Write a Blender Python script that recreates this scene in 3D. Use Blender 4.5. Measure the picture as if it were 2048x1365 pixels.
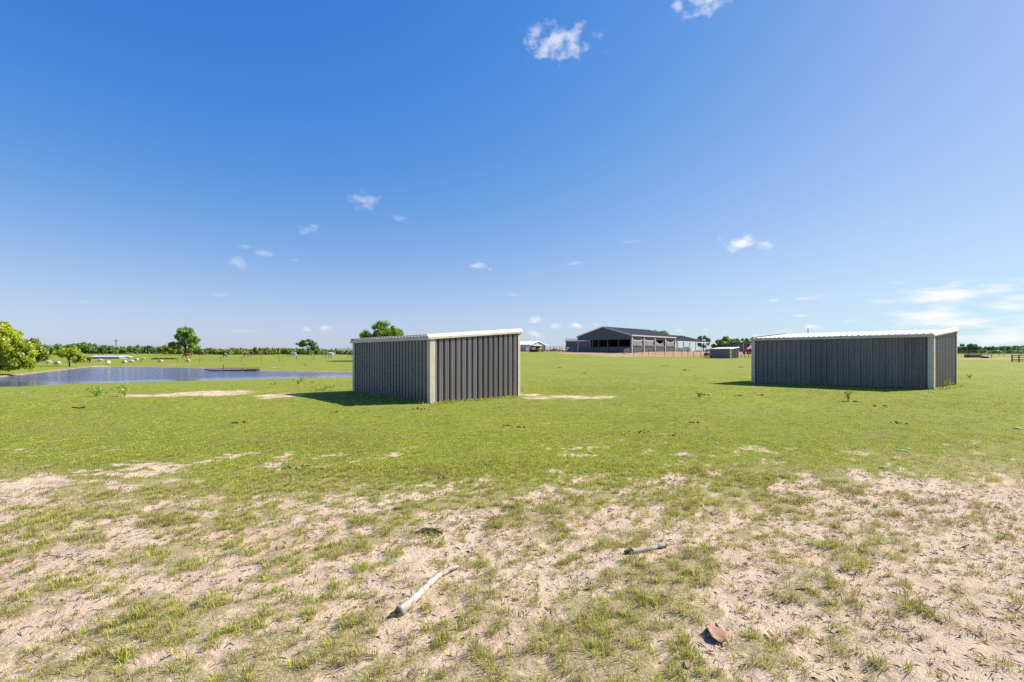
import bpy, bmesh, math, random
import numpy as np
from mathutils import Vector, Matrix

# ------------------------------------------------------------------ clear
for o in list(bpy.data.objects):
    bpy.data.objects.remove(o, do_unlink=True)
scene = bpy.context.scene
COL = scene.collection
R = math.radians
rng = np.random.default_rng(11)
random.seed(5)

# ------------------------------------------------------------------ camera
EYE = 1.6            # lens height above the turf
FPX, CX, HY = 961.0, 1024.0, 708.0     # focal length, centre and horizon of the photograph in its pixels
cd = bpy.data.cameras.new('camera')
cam = bpy.data.objects.new('camera', cd); COL.objects.link(cam)
cam.location = (0, 0, EYE); cam.rotation_euler = (R(90), 0, 0)
cd.sensor_width = 36.0; cd.lens = 36.0 * FPX / 2048
cd.shift_y = (HY - 682.5) / 2048
cd.clip_start = 0.05; cd.clip_end = 12000
scene.camera = cam

# ------------------------------------------------------------------ sun, sky, exposure
SUN_EL = R(41.0)
SUN_AZ = math.atan2(0.955, 0.297)         # from +Y towards +X
sd = bpy.data.lights.new('sun', 'SUN'); sd.energy = 5.0; sd.angle = R(0.53); sd.color = (1.0, 0.925, 0.81)
sun = bpy.data.objects.new('sun', sd); COL.objects.link(sun)
sv = Vector((math.sin(SUN_AZ) * math.cos(SUN_EL), math.cos(SUN_AZ) * math.cos(SUN_EL), math.sin(SUN_EL)))
sun.rotation_euler = sv.to_track_quat('Z', 'Y').to_euler()
sun.location = (30, 10, 40)

scene.view_settings.view_transform = 'Standard'
scene.view_settings.look = 'None'
scene.view_settings.gamma = 1.0
scene.view_settings.exposure = 0.95
scene.view_settings.use_curve_mapping = False

world = bpy.data.worlds.new('World'); scene.world = world; world.use_nodes = True
wt = world.node_tree; wn = wt.nodes; wl = wt.links
wn.clear()
world.cycles.sampling_method = 'MANUAL'; world.cycles.sample_map_resolution = 512

def nd(tree, typ, **kw):
    n = tree.nodes.new(typ)
    for k, v in kw.items():
        if k == 'ins':
            for kk, vv in v.items():
                n.inputs[kk].default_value = vv
        else:
            setattr(n, k, v)
    return n

def build_sky():
    out = nd(wt, 'ShaderNodeOutputWorld')
    bg = nd(wt, 'ShaderNodeBackground'); bg.inputs['Strength'].default_value = 0.1
    sky = nd(wt, 'ShaderNodeTexSky', sky_type='NISHITA')
    sky.sun_disc = False; sky.sun_elevation = SUN_EL; sky.sun_rotation = SUN_AZ
    sky.altitude = 0; sky.air_density = 1.0; sky.dust_density = 0.4; sky.ozone_density = 4.0
    # colour response of the photograph: blue compressed, red stretched, the same over the whole sky
    sc_ = nd(wt, 'ShaderNodeSeparateColor'); wl.new(sky.outputs[0], sc_.inputs[0]); hs = nd(wt, 'ShaderNodeCombineColor')
    for i_, (k_, g_, c_) in enumerate(((.36, 2.4, .105), (.71, 1.3, .105), (2.37, .4, .05))):
        pw = nd(wt, 'ShaderNodeMath', operation='POWER'); pw.inputs[1].default_value = g_; wl.new(sc_.outputs[i_], pw.inputs[0])
        dn = nd(wt, 'ShaderNodeMath', operation='MULTIPLY_ADD'); dn.inputs[1].default_value = c_ / k_; dn.inputs[2].default_value = 1 / k_; wl.new(pw.outputs[0], dn.inputs[0])
        ml = nd(wt, 'ShaderNodeMath', operation='DIVIDE'); wl.new(pw.outputs[0], ml.inputs[0]); wl.new(dn.outputs[0], ml.inputs[1]); wl.new(ml.outputs[0], hs.inputs[i_])
    tc = nd(wt, 'ShaderNodeTexCoord')
    sep = nd(wt, 'ShaderNodeSeparateXYZ'); wl.new(tc.outputs['Generated'], sep.inputs[0])
    az = nd(wt, 'ShaderNodeMath', operation='ARCTAN2'); wl.new(sep.outputs[0], az.inputs[0]); wl.new(sep.outputs[1], az.inputs[1])
    el = nd(wt, 'ShaderNodeMath', operation='ARCSINE'); wl.new(sep.outputs[2], el.inputs[0])
    # cloud noise, anisotropic towards the horizon
    ang = nd(wt, 'ShaderNodeCombineXYZ'); wl.new(az.outputs[0], ang.inputs[0]); wl.new(el.outputs[0], ang.inputs[1])
    def noise(scale, detail, rough, stretch):
        mp = nd(wt, 'ShaderNodeVectorMath', operation='MULTIPLY'); mp.inputs[1].default_value = (1, stretch, 1)
        wl.new(ang.outputs[0], mp.inputs[0])
        n = nd(wt, 'ShaderNodeTexNoise', ins={'Scale': scale, 'Detail': detail, 'Roughness': rough})
        wl.new(mp.outputs[0], n.inputs['Vector'])
        return n
    n1 = noise(34, 5, 0.52, 1.4); n2 = noise(16, 5, 0.52, 4.5)
    # node group: one cloud
    g = bpy.data.node_groups.new('cloud', 'ShaderNodeTree')
    for nm, ty, io in (('P', 'NodeSocketVector', 'INPUT'), ('N', 'NodeSocketFloat', 'INPUT'), ('Centre', 'NodeSocketVector', 'INPUT'),
                       ('InvSize', 'NodeSocketVector', 'INPUT'), ('Opacity', 'NodeSocketFloat', 'INPUT'), ('M', 'NodeSocketFloat', 'OUTPUT')):
        g.interface.new_socket(nm, in_out=io, socket_type=ty)
    gi = nd(g, 'NodeGroupInput'); go = nd(g, 'NodeGroupOutput')
    a = nd(g, 'ShaderNodeVectorMath', operation='SUBTRACT'); b = nd(g, 'ShaderNodeVectorMath', operation='MULTIPLY')
    c = nd(g, 'ShaderNodeVectorMath', operation='LENGTH')
    d = nd(g, 'ShaderNodeMath', operation='MULTIPLY_ADD'); d.inputs[1].default_value = 3.8; d.inputs[2].default_value = -1.05
    e = nd(g, 'ShaderNodeMath', operation='SUBTRACT')
    f = nd(g, 'ShaderNodeMapRange', interpolation_type='SMOOTHSTEP', ins={'From Min': -0.25, 'From Max': 1.25})
    h = nd(g, 'ShaderNodeMath', operation='MULTIPLY')
    g.links.new(gi.outputs['P'], a.inputs[0]); g.links.new(gi.outputs['Centre'], a.inputs[1])
    g.links.new(a.outputs[0], b.inputs[0]); g.links.new(gi.outputs['InvSize'], b.inputs[1]); g.links.new(b.outputs[0], c.inputs[0])
    g.links.new(gi.outputs['N'], d.inputs[0]); g.links.new(d.outputs[0], e.inputs[0]); g.links.new(c.outputs['Value'], e.inputs[1])
    g.links.new(e.outputs[0], f.inputs['Value']); g.links.new(f.outputs[0], h.inputs[0]); g.links.new(gi.outputs['Opacity'], h.inputs[1])
    g.links.new(h.outputs[0], go.inputs['M'])
    # (photo x, photo y, width, height, opacity, streaky)
    C = [(1112, 84, 138, 84, .66, 0), (1416, 2, 100, 56, .85, 0), (1358, 12, 30, 28, .5, 0), (725, 402, 66, 36, .42, 0), (795, 437, 44, 18, .25, 0), (615, 458, 44, 20, .5, 0),
         (490, 494, 34, 14, .2, 0), (538, 508, 58, 18, .3, 0), (470, 525, 44, 20, .32, 0), (588, 520, 30, 10, .22, 0), (956, 536, 42, 20, .7, 0),
         (1480, 486, 78, 30, .95, 0), (1528, 488, 36, 26, .95, 0), (1150, 526, 40, 10, .3, 1), (1070, 545, 26, 8, .3, 0), (1025, 590, 40, 8, .35, 1), (1258, 484, 50, 8, .25, 1),
         (1548, 600, 34, 10, .8, 1), (1606, 598, 76, 12, .85, 1), (1915, 571, 120, 24, 1.0, 1), (1905, 592, 320, 66, 1.0, 1), (2010, 606, 240, 52, 1.0, 1),
         (1860, 632, 320, 32, 1.0, 1), (1925, 645, 340, 48, 1.0, 1), (2030, 668, 260, 60, .95, 1), (1960, 676, 260, 34, .7, 1), (1750, 668, 60, 14, .85, 0),
         (1077, 639, 34, 16, .85, 0), (1110, 652, 28, 14, .8, 0), (1148, 652, 34, 16, .85, 0), (1068, 669, 38, 14, .8, 0), (1190, 649, 26, 10, .8, 0), (1090, 690, 60, 14, .5, 1),
         (1355, 658, 44, 18, .85, 0), (1413, 660, 22, 9, .6, 0), (1617, 655, 48, 12, .95, 0), (1560, 668, 80, 12, .6, 1), (1600, 632, 30, 8, .7, 0), (1512, 672, 40, 10, .6, 0),
         (172, 604, 70, 10, .18, 1), (440, 590, 44, 10, .2, 1), (650, 656, 28, 9, .5, 0), (615, 660, 22, 8, .4, 0), (480, 662, 90, 10, .2, 1), (545, 643, 40, 6, .2, 1)]
    lst = []
    for px, py, w, h_, o, st in C:
        u = (px - CX) / FPX; k = math.sqrt(1 + u * u)
        a0 = math.atan(u); e0 = math.atan((HY - py) / FPX / k)
        lst.append((a0, e0, 0.5 * w / FPX / (k * k), 0.5 * h_ / FPX / k * math.cos(e0) ** 2, o, st))
    rr = random.Random(3)
    for _ in range(16):        # the same kind of small clouds all the way round
        a0 = rr.uniform(1.0, 5.3); e0 = rr.uniform(0.03, 0.6); s = rr.uniform(.02, .05)
        lst.append((a0 if a0 < math.pi else a0 - 2 * math.pi, e0, s, s * .45, rr.uniform(.3, .9), 0))
    last = None
    for a0, e0, ra, re, o, st in lst:
        n = nd(wt, 'ShaderNodeGroup'); n.node_tree = g
        wl.new(ang.outputs[0], n.inputs['P']); wl.new((n2 if st else n1).outputs[0], n.inputs['N'])
        n.inputs['Centre'].default_value = (a0, e0, 0); n.inputs['InvSize'].default_value = (1 / ra, 1 / re, 0); n.inputs['Opacity'].default_value = o
        if last is None:
            last = n.outputs[0]
        else:
            m = nd(wt, 'ShaderNodeMath', operation='MAXIMUM'); wl.new(last, m.inputs[0]); wl.new(n.outputs[0], m.inputs[1]); last = m.outputs[0]
    mx = nd(wt, 'ShaderNodeMix', data_type='RGBA')
    wl.new(last, mx.inputs['Factor']); wl.new(hs.outputs[0], mx.inputs['A']); mx.inputs['B'].default_value = (5.0, 5.1, 5.3, 1)
    wl.new(mx.outputs['Result'], bg.inputs['Color']); wl.new(bg.outputs[0], out.inputs[0])
build_sky()

# ------------------------------------------------------------------ numeric noise
_perm = np.random.default_rng(77).random(65536)
def vnoise(x, y, seed=0):
    xi = np.floor(x).astype(np.int64); yi = np.floor(y).astype(np.int64)
    fx = x - xi; fy = y - yi
    fx = fx * fx * (3 - 2 * fx); fy = fy * fy * (3 - 2 * fy)
    def h(a, b):
        return _perm[((a * 73856093) ^ (b * 19349663) ^ (seed * 83492791 + 12345)) & 65535]
    return (h(xi, yi) * (1 - fx) + h(xi + 1, yi) * fx) * (1 - fy) + (h(xi, yi + 1) * (1 - fx) + h(xi + 1, yi + 1) * fx) * fy
def fbm(x, y, oct=4, seed=0, gain=.55):
    s = 0; a = 1; t = 0
    for i in range(oct):
        s = s + a * vnoise(x, y, seed + i * 7); t += a; a *= gain
        x, y = 1.9 * x + .6 * y + 3.1, 1.9 * y - .6 * x + 1.7
    return s / t
def sstep(a, b, x):
    t = np.clip((x - a) / (b - a), 0, 1); return t * t * (3 - 2 * t)

# ------------------------------------------------------------------ terrain
WATER = -1.0
def onplane(px, py, z):
    d = (EYE - z) * FPX / (py - HY); return ((px - CX) / FPX * d, d)
SHORE = [onplane(px, py, WATER) for px, py in ((40, 775.5), (150, 770), (240, 767.5), (320, 765.5), (480, 762), (560, 759), (620, 757.5), (720, 756.5))]
SHORE += [(-13, 56), (-12, 63), (-16, 68)]
SHORE += [onplane(px, py, WATER) for px, py in ((708, 744.5), (620, 743.5), (530, 742), (460, 738.5), (400, 736.5), (330, 735), (250, 733.5), (180, 734.5), (130, 740), (62, 748), (0, 755))]
SHORE += [(-72, 49), (-78, 42), (-70, 33), (-50, 33.5)]
SHORE = np.array(SHORE)
def pond_sd(x, y):
    """signed distance to the shore line, positive on land"""
    best = np.full(x.shape, 1e9); inside = np.zeros(x.shape, bool)
    n = len(SHORE)
    for i in range(n):
        ax, ay = SHORE[i]; bx, by = SHORE[(i + 1) % n]
        ex, ey = bx - ax, by - ay
        t = np.clip(((x - ax) * ex + (y - ay) * ey) / (ex * ex + ey * ey), 0, 1)
        best = np.minimum(best, np.hypot(x - ax - t * ex, y - ay - t * ey))
        c = (ay > y) != (by > y)
        xx = ax + (y - ay) / (ey if abs(ey) > 1e-9 else 1e-9) * ex
        inside ^= c & (x < xx)
    return np.where(inside, -best, best)
PT = [-1.07, -.7, -.33, 0.0, .4, 1.0]
PZ = [[(0, 0), (12, 0), (19, -.06), (36, -.9), (55, -.92), (70, -.86), (100, -.8), (125, -.7), (150, .3), (175, .9), (260, 1.6), (420, 2.0), (4000, 2.0)],
      [(0, 0), (15, 0), (21, -.08), (43, -.9), (92, -.92), (100, -.82), (120, -.66), (150, .45), (175, 1.1), (260, 1.7), (420, 2.1), (4000, 2.0)],
      [(0, 0), (19, 0), (26, -.12), (50, -.9), (70, -.9), (82, -.55), (110, 0), (135, .45), (175, 1.1), (260, 1.7), (420, 2.1), (4000, 2.0)],
      [(0, 0), (20, 0), (50, -.18), (80, .1), (107, .7), (127, 1.75), (140, 2.2), (180, 2.3), (260, 2.3), (420, 2.4), (4000, 2.0)],
      [(0, 0), (20, .06), (60, .15), (100, .42), (112, .75), (128, 1.9), (140, 2.25), (200, 2.3), (420, 2.3), (4000, 2.0)],
      [(0, 0), (20, .16), (60, .2), (107, .55), (160, 1.2), (260, 1.5), (500, 1.9), (4000, 2.0)]]
def gz(x, y):
    x = np.atleast_1d(np.asarray(x, float)); y = np.atleast_1d(np.asarray(y, float))
    yy = np.maximum(y, 0); t = np.clip(x / np.maximum(yy, 6.0), PT[0], PT[-1])
    prof = []
    for p in PZ:
        d = np.array([q[0] for q in p]); z = np.array([q[1] for q in p])
        prof.append((np.interp(yy * .94, d, z) + np.interp(yy, d, z) + np.interp(yy * 1.06, d, z)) / 3)
    prof = np.stack(prof)
    z = np.zeros(x.shape)
    for i in range(len(PT) - 1):
        w = sstep(PT[i], PT[i + 1], t)
        m = (t >= PT[i]) & (t <= PT[i + 1])
        z = np.where(m, prof[i] * (1 - w) + prof[i + 1] * w, z)
    r = np.hypot(x, y)
    far = sstep(20, 90, r)
    z = z + (fbm(x / 3.1, y / 3.1, 3, 5) - .5) * (.07 - .0 * far) * sstep(1, 6, r) + (fbm(x / 17, y / 17, 2, 9) - .5) * .30 * far
    z = z + ((fbm(x / .35, y / .35, 3, 15) - .5) * .035 + (fbm(x / .11, y / .11, 2, 17) - .5) * .020) * (1 - sstep(8, 22, r))
    s = pond_sd(x, y)
    bank = WATER + .09 * sstep(0, .5, s) + .045 * np.clip(s, 0, 100)
    out = np.where(s > 0, bank * (1 - sstep(0, 14, s)) + np.maximum(z, WATER + .06) * sstep(0, 14, s), WATER - .12 * np.minimum(-s, 8) - .03)
    return np.where(s < 14, out, z)
def g1(x, y):
    return float(gz(x, y)[0])
_D = 1.8 * 1.006 ** np.arange(1150)
def hit(px, py):
    """point where the sight line through a photo pixel meets the terrain"""
    x = (px - CX) / FPX * _D; z = EYE - (py - HY) / FPX * _D
    g = gz(x, _D)
    k = np.argmax(g >= z)
    if g[k] < z[k]: k = len(_D) - 1
    if k > 0:
        a = (z[k - 1] - g[k - 1]); b = (g[k] - z[k]); f = a / (a + b + 1e-9)
        d = _D[k - 1] + f * (_D[k] - _D[k - 1])
    else: d = _D[0]
    X = (px - CX) / FPX * d
    return Vector((X, d, g1(X, d)))
def atd(px, d, dz=0.0):
    X = (px - CX) / FPX * d
    return Vector((X, d, g1(X, d) + dz))

# bare-sand coverage -------------------------------------------------
def bump(x, y, c, rx, ry, a=0.0):
    ca, sa = math.cos(a), math.sin(a)
    dx = x - c[0]; dy = y - c[1]
    u = (dx * ca + dy * sa) / rx; v = (-dx * sa + dy * ca) / ry
    return np.exp(-(u * u + v * v) ** 1.5)
PATCH = []   # (centre, rx, ry, amount, angle)
for px, py, w, ry, am in ((400, 787, 330, 2.5, 1.1), (560, 792, 160, 2.0, .85), (690, 797, 200, 1.6, .55), (1130, 795, 300, 1.2, .85), (1050, 789, 80, 1.4, .9), (840, 811, 360, .25, .55),
                          (1420, 775, 160, .8, .5), (1940, 778, 120, .6, .55), (1930, 731, 60, 1.2, .6), (1115, 718, 110, 2.0, .8), (1220, 713, 160, 3, .75), (1260, 716, 120, 1.5, .5),
                          (205, 733, 130, 1.2, .8), (350, 730, 90, 1.5, .8), (235, 719, 260, 3, .6), (560, 721, 170, 1.6, .7), (445, 725, 80, 1.2, .5), (555, 735, 70, 1.6, .85), (660, 741, 90, .8, .7),
                          (80, 722, 140, 4, .5), (170, 716, 300, 5, .6), (560, 711, 300, 6, .35), (255, 789, 130, .5, .6), (30, 783, 60, .35, .6), (820, 833, 35, .18, .7), (795, 838, 22, .15, .5), (985, 838, 60, .2, .45), (1095, 847, 24, .12, .8),
                          (1185, 858, 160, .2, .35), (990, 828, 60, .2, .4), (300, 800, 100, .4, .3), (430, 819, 160, .3, .35), (1600, 712, 500, 6, .4), (1960, 712, 200, 5, .6)):
    c = hit(px, py); PATCH.append(((c.x, c.y), .5 * w * c.y / FPX, ry, am, math.atan2(c.x, c.y) * -0.35))
DIRT = [((45, 128), 34, 13, 1.0, .15), ((22, 150), 30, 20, .9, 0), ((66, 132), 26, 14, .9, 0), ((62, 165), 30, 25, .9, 0), ((8, 140), 14, 14, .5, 0)]
c_ = hit(1965, 718); DIRT.append(((c_.x, c_.y), 14, 5, .9, .4))
c_ = hit(2040, 712); DIRT.append(((c_.x + 20, c_.y), 40, 12, .7, .4))
SQ = np.linspace(0, 1, 201)
_fx = rng.uniform(-6, 6, 30000); _fy = rng.uniform(2, 9, 30000)
def sandfield(x, y):
    # wind/trample lumps, a bit drawn out along one direction
    u = x * .80 + y * .60; v = -x * .60 + y * .80
    a = fbm(u / .20, v / .13, 4, 21, .65)
    b = fbm(u / .75, v / .45, 3, 26)
    c = fbm(x / 1.9, y / 1.6, 2, 31)
    return a * .52 + b * .30 + c * .18
_q = np.quantile(sandfield(_fx, _fy), SQ)
def bare(x, y):
    """0 = closed turf, 1 = bare sand;  second value: reddish dirt"""
    r = np.hypot(x, y)
    base = np.interp(y, [0, 2.2, 3.6, 4.6, 5.2, 5.8, 6.6, 7.6, 9.2, 12, 16, 30, 70, 150], [.58, .57, .55, .47, .35, .22, .11, .06, .035, .02, .012, .01, .02, .04])
    base = base + .50 * (fbm(x / 2.3, y / 1.3, 3, 47) - .5) * sstep(3.8, 5.2, y) * (1 - sstep(8, 11, y))
    base = base + .13 * sstep(2.6, 5.0, x) * sstep(10.5, 7.5, y) * sstep(4.6, 6.2, y)
    base = base + .20 * sstep(2.9, 4.6, x) * (1 - sstep(4.5, 6.5, y))
    base = base - .14 * bump(x, y, (2.1, 5.0), 1.2, .9) - .10 * bump(x, y, (-.3, 3.6), .9, .8) + .12 * bump(x, y, (-1.7, 3.7), 1.2, .7, .5) + .1 * bump(x, y, (-3.2, 2.6), 1, .8)
    base = base + .14 * (fbm(x / 4, y / 4, 2, 41) - .5)
    q = np.interp(np.clip(base, 0, .97), SQ, _q)
    f = sandfield(x, y)
    s = 1 / (1 + np.exp(-np.clip((q - f) / .036, -30, 30)))
    s = s * (1 - .62 * sstep(6.5, 9.5, y))
    for c, rx, ry, am, an in PATCH:
        p = bump(x, y, c, rx, ry, an) * am
        n = .6 * fbm(x / max(.5, rx * .22), y / max(.2, ry * .35), 3, 51) + .4 * fbm(x / .7, y / .5, 3, 53)
        s = np.maximum(s, .58 * sstep(.26, 1.05, p * (.10 + 1.8 * n)))
    d = np.zeros(x.shape)
    for c, rx, ry, am, an in DIRT:
        n = fbm(x / 5, y / 4, 3, 61)
        d = np.maximum(d, sstep(.3, .55, bump(x, y, c, rx, ry, an) * am * (.55 + .9 * n)))
    sdp = pond_sd(x, y); d = np.maximum(d, sstep(.8, .1, sdp + .8 * (fbm(x / .9, y / .9, 2, 63) - .5)))
    return s, d

# ------------------------------------------------------------------ materials
def mat(name, base=(.5, .5, .5), rough=.7, metal=0.0, spec=.5):
    m = bpy.data.materials.new(name); m.use_nodes = True
    b = m.node_tree.nodes['Principled BSDF']
    b.inputs['Base Color'].default_value = (*base, 1); b.inputs['Roughness'].default_value = rough
    b.inputs['Metallic'].default_value = metal; b.inputs['Specular IOR Level'].default_value = spec
    return m
def ramp(t, fac, stops):
    r = nd(t, 'ShaderNodeValToRGB'); el = r.color_ramp.elements
    while len(el) < len(stops): el.new(.5)
    for e, (p, c) in zip(el, stops): e.position = p; e.color = (*c, 1)
    t.links.new(fac, r.inputs[0]); return r
def noisy(name, c0, c1, scale=4.0, rough=.7, metal=0.0, bumpk=0.0, stretch=(1, 1, 1), spec=.5, detail=6):
    """procedural surface: two tones mixed by noise in object space, optional relief"""
    m = mat(name, c0, rough, metal, spec); t = m.node_tree; b = t.nodes['Principled BSDF']
    tc = nd(t, 'ShaderNodeTexCoord'); mp = nd(t, 'ShaderNodeMapping'); mp.inputs['Scale'].default_value = stretch
    t.links.new(tc.outputs['Object'], mp.inputs[0])
    n = nd(t, 'ShaderNodeTexNoise', ins={'Scale': scale, 'Detail': detail, 'Roughness': .6}); t.links.new(mp.outputs[0], n.inputs['Vector'])
    r = ramp(t, n.outputs[0], [(.32, c0), (.68, c1)]); t.links.new(r.outputs[0], b.inputs['Base Color'])
    if bumpk:
        bp = nd(t, 'ShaderNodeBump', ins={'Strength': 1.0, 'Distance': bumpk}); t.links.new(n.outputs[0], bp.inputs['Height']); t.links.new(bp.outputs[0], b.inputs['Normal'])
    return m
M = {}
def metal_paint(name, c0, c1, rough):
    """painted steel sheet: faint vertical streaks, dust splashed up from the ground"""
    m = noisy(name, c0, c1, 3.0, rough, 0, 0, (3, 3, .25)); t = m.node_tree; b = t.nodes['Principled BSDF']
    src = b.inputs['Base Color'].links[0].from_socket
    tc = nd(t, 'ShaderNodeTexCoord'); sp = nd(t, 'ShaderNodeSeparateXYZ'); t.links.new(tc.outputs['Object'], sp.inputs[0])
    n = nd(t, 'ShaderNodeTexNoise', ins={'Scale': 5.0, 'Detail': 5.0}); t.links.new(tc.outputs['Object'], n.inputs['Vector'])
    k = nd(t, 'ShaderNodeMath', operation='MULTIPLY_ADD'); k.inputs[1].default_value = -.5; k.inputs[2].default_value = .45; t.links.new(n.outputs[0], k.inputs[0])
    s = nd(t, 'ShaderNodeMath', operation='SUBTRACT'); t.links.new(k.outputs[0], s.inputs[0])
    hz = nd(t, 'ShaderNodeMath', operation='MULTIPLY'); hz.inputs[1].default_value = .55; t.links.new(sp.outputs[2], hz.inputs[0]); t.links.new(hz.outputs[0], s.inputs[1])
    mr = nd(t, 'ShaderNodeMapRange', ins={'From Min': 0.0, 'From Max': .3, 'To Min': 0, 'To Max': .6}); t.links.new(s.outputs[0], mr.inputs['Value'])
    mx = nd(t, 'ShaderNodeMix', data_type='RGBA'); t.links.new(mr.outputs[0], mx.inputs['Factor']); t.links.new(src, mx.inputs['A']); mx.inputs['B'].default_value = (.27, .20, .14, 1)
    oi = nd(t, 'ShaderNodeObjectInfo'); vr = nd(t, 'ShaderNodeMapRange', ins={'From Min': 0.0, 'From Max': 1.0, 'To Min': .84, 'To Max': 1.12}); t.links.new(oi.outputs['Random'], vr.inputs['Value'])
    hv = nd(t, 'ShaderNodeHueSaturation'); t.links.new(vr.outputs[0], hv.inputs['Value']); t.links.new(mx.outputs['Result'], hv.inputs['Color'])
    t.links.new(hv.outputs[0], b.inputs['Base Color'])
    b.inputs['IOR'].default_value = 1.45
    return m
M['wall'] = metal_paint('dark_bronze_steel', (.142, .131, .136), (.205, .187, .190), .28)
M['trim'] = noisy('stone_beige_trim', (.47, .415, .33), (.60, .54, .445), 5, .5)
M['roof'] = noisy('galvalume_roof', (.165, .165, .19), (.225, .225, .25), 2.0, .6, .1)
M['inner'] = noisy('bare_steel_tube', (.14, .12, .11), (.22, .18, .16), 8, .6, .3)
M['barnwall'] = noisy('barn_grey_steel', (.074, .082, .104), (.098, .105, .128), 2, .45)
M['barnroof'] = noisy('barn_roof_slate', (.030, .038, .055), (.042, .050, .068), 1.0, .5, 0, 0, (4, .3, 1))
M['barntaupe'] = M['barnwall']
M['cream'] = noisy('cream_steel_post', (.44, .40, .36), (.54, .50, .45), 3, .5)
M['curtain'] = noisy('grey_mesh_curtain', (.15, .15, .16), (.20, .20, .21), 3, .8)
M['black'] = noisy('black_steel', (.012, .012, .014), (.03, .03, .03), 6, .5)
M['rust'] = noisy('rusty_pipe', (.10, .045, .028), (.17, .07, .04), 12, .75)
M['redpaint'] = noisy('red_panel_paint', (.26, .055, .035), (.34, .09, .06), 5, .55)
M['white'] = noisy('white_steel', (.62, .62, .62), (.74, .74, .73), 2, .5)
M['whitewall'] = noisy('pale_blue_white_siding', (.50, .52, .56), (.58, .60, .63), 3, .6)
M['palewood'] = noisy('weathered_grey_wood', (.17, .135, .105), (.50, .44, .375), 34, .9, 0, .006, (.5, .5, 1), .2)
M['darkbark'] = noisy('dark_bark', (.035, .024, .017), (.13, .09, .06), 26, .9, 0, .006)
M['manure'] = noisy('dried_manure', (.02, .016, .012), (.075, .055, .036), 30, .95, 0, .006, (1, 1, 1), .05)
M['deadleaf'] = noisy('dead_leaf', (.22, .125, .085), (.38, .25, .18), 22, .9, 0, .002, (1, 1, 1), .1)
M['stone'] = noisy('pale_limestone', (.27, .235, .19), (.43, .38, .32), 14, .95, 0, .004, (1, 1, 1), .1)
M['bark'] = noisy('tree_bark', (.05, .04, .032), (.12, .095, .075), 3, .95, 0, .03, (1, 1, .3))
M['yellow'] = noisy('yellow_machine_paint', (.62, .40, .02), (.70, .46, .03), 5, .45)
M['redmachine'] = noisy('red_machine_paint', (.30, .02, .018), (.38, .035, .03), 5, .5)
M['rubber'] = noisy('tyre_rubber', (.012, .012, .012), (.03, .028, .025), 9, .85)
M['hay'] = noisy('hay_bales', (.30, .22, .10), (.42, .32, .16), 6, .95, 0, .02)
M['pole'] = noisy('creosoted_pole', (.045, .038, .033), (.09, .075, .065), 6, .9)
M['wire'] = mat('fence_wire', (.16, .15, .14), .5, .6)
M['bluegrey'] = noisy('blue_grey_sheet', (.32, .36, .43), (.40, .44, .50), 2, .5)
M['teal'] = noisy('teal_tank', (.09, .26, .27), (.12, .30, .30), 4, .5)

def coat(name, c0, c1, scale=3.0, lo=.4, hi=.6):
    m = noisy(name, c0, c1, scale, .75); r = [n for n in m.node_tree.nodes if n.type == 'VALTORGB'][0]
    r.color_ramp.elements[0].position = lo; r.color_ramp.elements[1].position = hi
    return m
M['chestnut'] = coat('chestnut_coat', (.20, .065, .022), (.26, .09, .03)); M['bay'] = coat('bay_coat', (.11, .045, .022), (.16, .065, .03))
M['darkbay'] = coat('dark_bay_coat', (.035, .018, .013), (.055, .028, .018)); M['greycoat'] = coat('pale_grey_coat', (.42, .42, .44), (.62, .61, .60), 4)
M['pinto'] = coat('black_white_pinto_coat', (.015, .014, .016), (.62, .61, .6), 1.6, .48, .52); M['brown'] = coat('brown_coat', (.15, .075, .04), (.20, .10, .05))
M['wool'] = noisy('sheep_wool', (.46, .39, .30), (.62, .55, .45), 14, .95, 0, .02); M['sheepface'] = coat('sheep_face', (.30, .24, .18), (.40, .33, .26))
M['cowcoat'] = coat('dark_red_cow_coat', (.085, .022, .015), (.12, .035, .022))
M['mane_dark'] = coat('dark_mane', (.02, .014, .011), (.04, .025, .018)); M['mane_pale'] = coat('pale_mane', (.40, .38, .36), (.55, .53, .5))

def leafmat(name, cols, trans=.35):
    m = bpy.data.materials.new(name); m.use_nodes = True; t = m.node_tree; t.nodes.clear()
    out = nd(t, 'ShaderNodeOutputMaterial'); at = nd(t, 'ShaderNodeAttribute', attribute_name='tint')
    r = ramp(t, at.outputs['Fac'], [(i / (len(cols) - 1), c) for i, c in enumerate(cols)])
    di = nd(t, 'ShaderNodeBsdfDiffuse'); tr = nd(t, 'ShaderNodeBsdfTranslucent'); gl = nd(t, 'ShaderNodeBsdfGlossy', ins={'Roughness': .45})
    hs = nd(t, 'ShaderNodeHueSaturation', ins={'Hue': .49, 'Saturation': 1.1, 'Value': 1.25})
    t.links.new(r.outputs[0], di.inputs[0]); t.links.new(r.outputs[0], hs.inputs['Color']); t.links.new(hs.outputs[0], tr.inputs[0])
    m1 = nd(t, 'ShaderNodeMixShader'); m1.inputs[0].default_value = trans; t.links.new(di.outputs[0], m1.inputs[1]); t.links.new(tr.outputs[0], m1.inputs[2])
    m2 = nd(t, 'ShaderNodeMixShader'); m2.inputs[0].default_value = .04; t.links.new(m1.outputs[0], m2.inputs[1]); t.links.new(gl.outputs[0], m2.inputs[2])
    t.links.new(m2.outputs[0], out.inputs[0])
    return m
M['oakleaf'] = leafmat('oak_leaves', [(.10, .19, .022), (.18, .32, .035), (.28, .43, .06)])
M['farleaf'] = leafmat('far_leaves', [(.07, .14, .03), (.125, .23, .04), (.20, .32, .06)])
M['rightleaf'] = leafmat('hazy_far_leaves', [(.07, .14, .055), (.11, .20, .065), (.16, .28, .07)])
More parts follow.
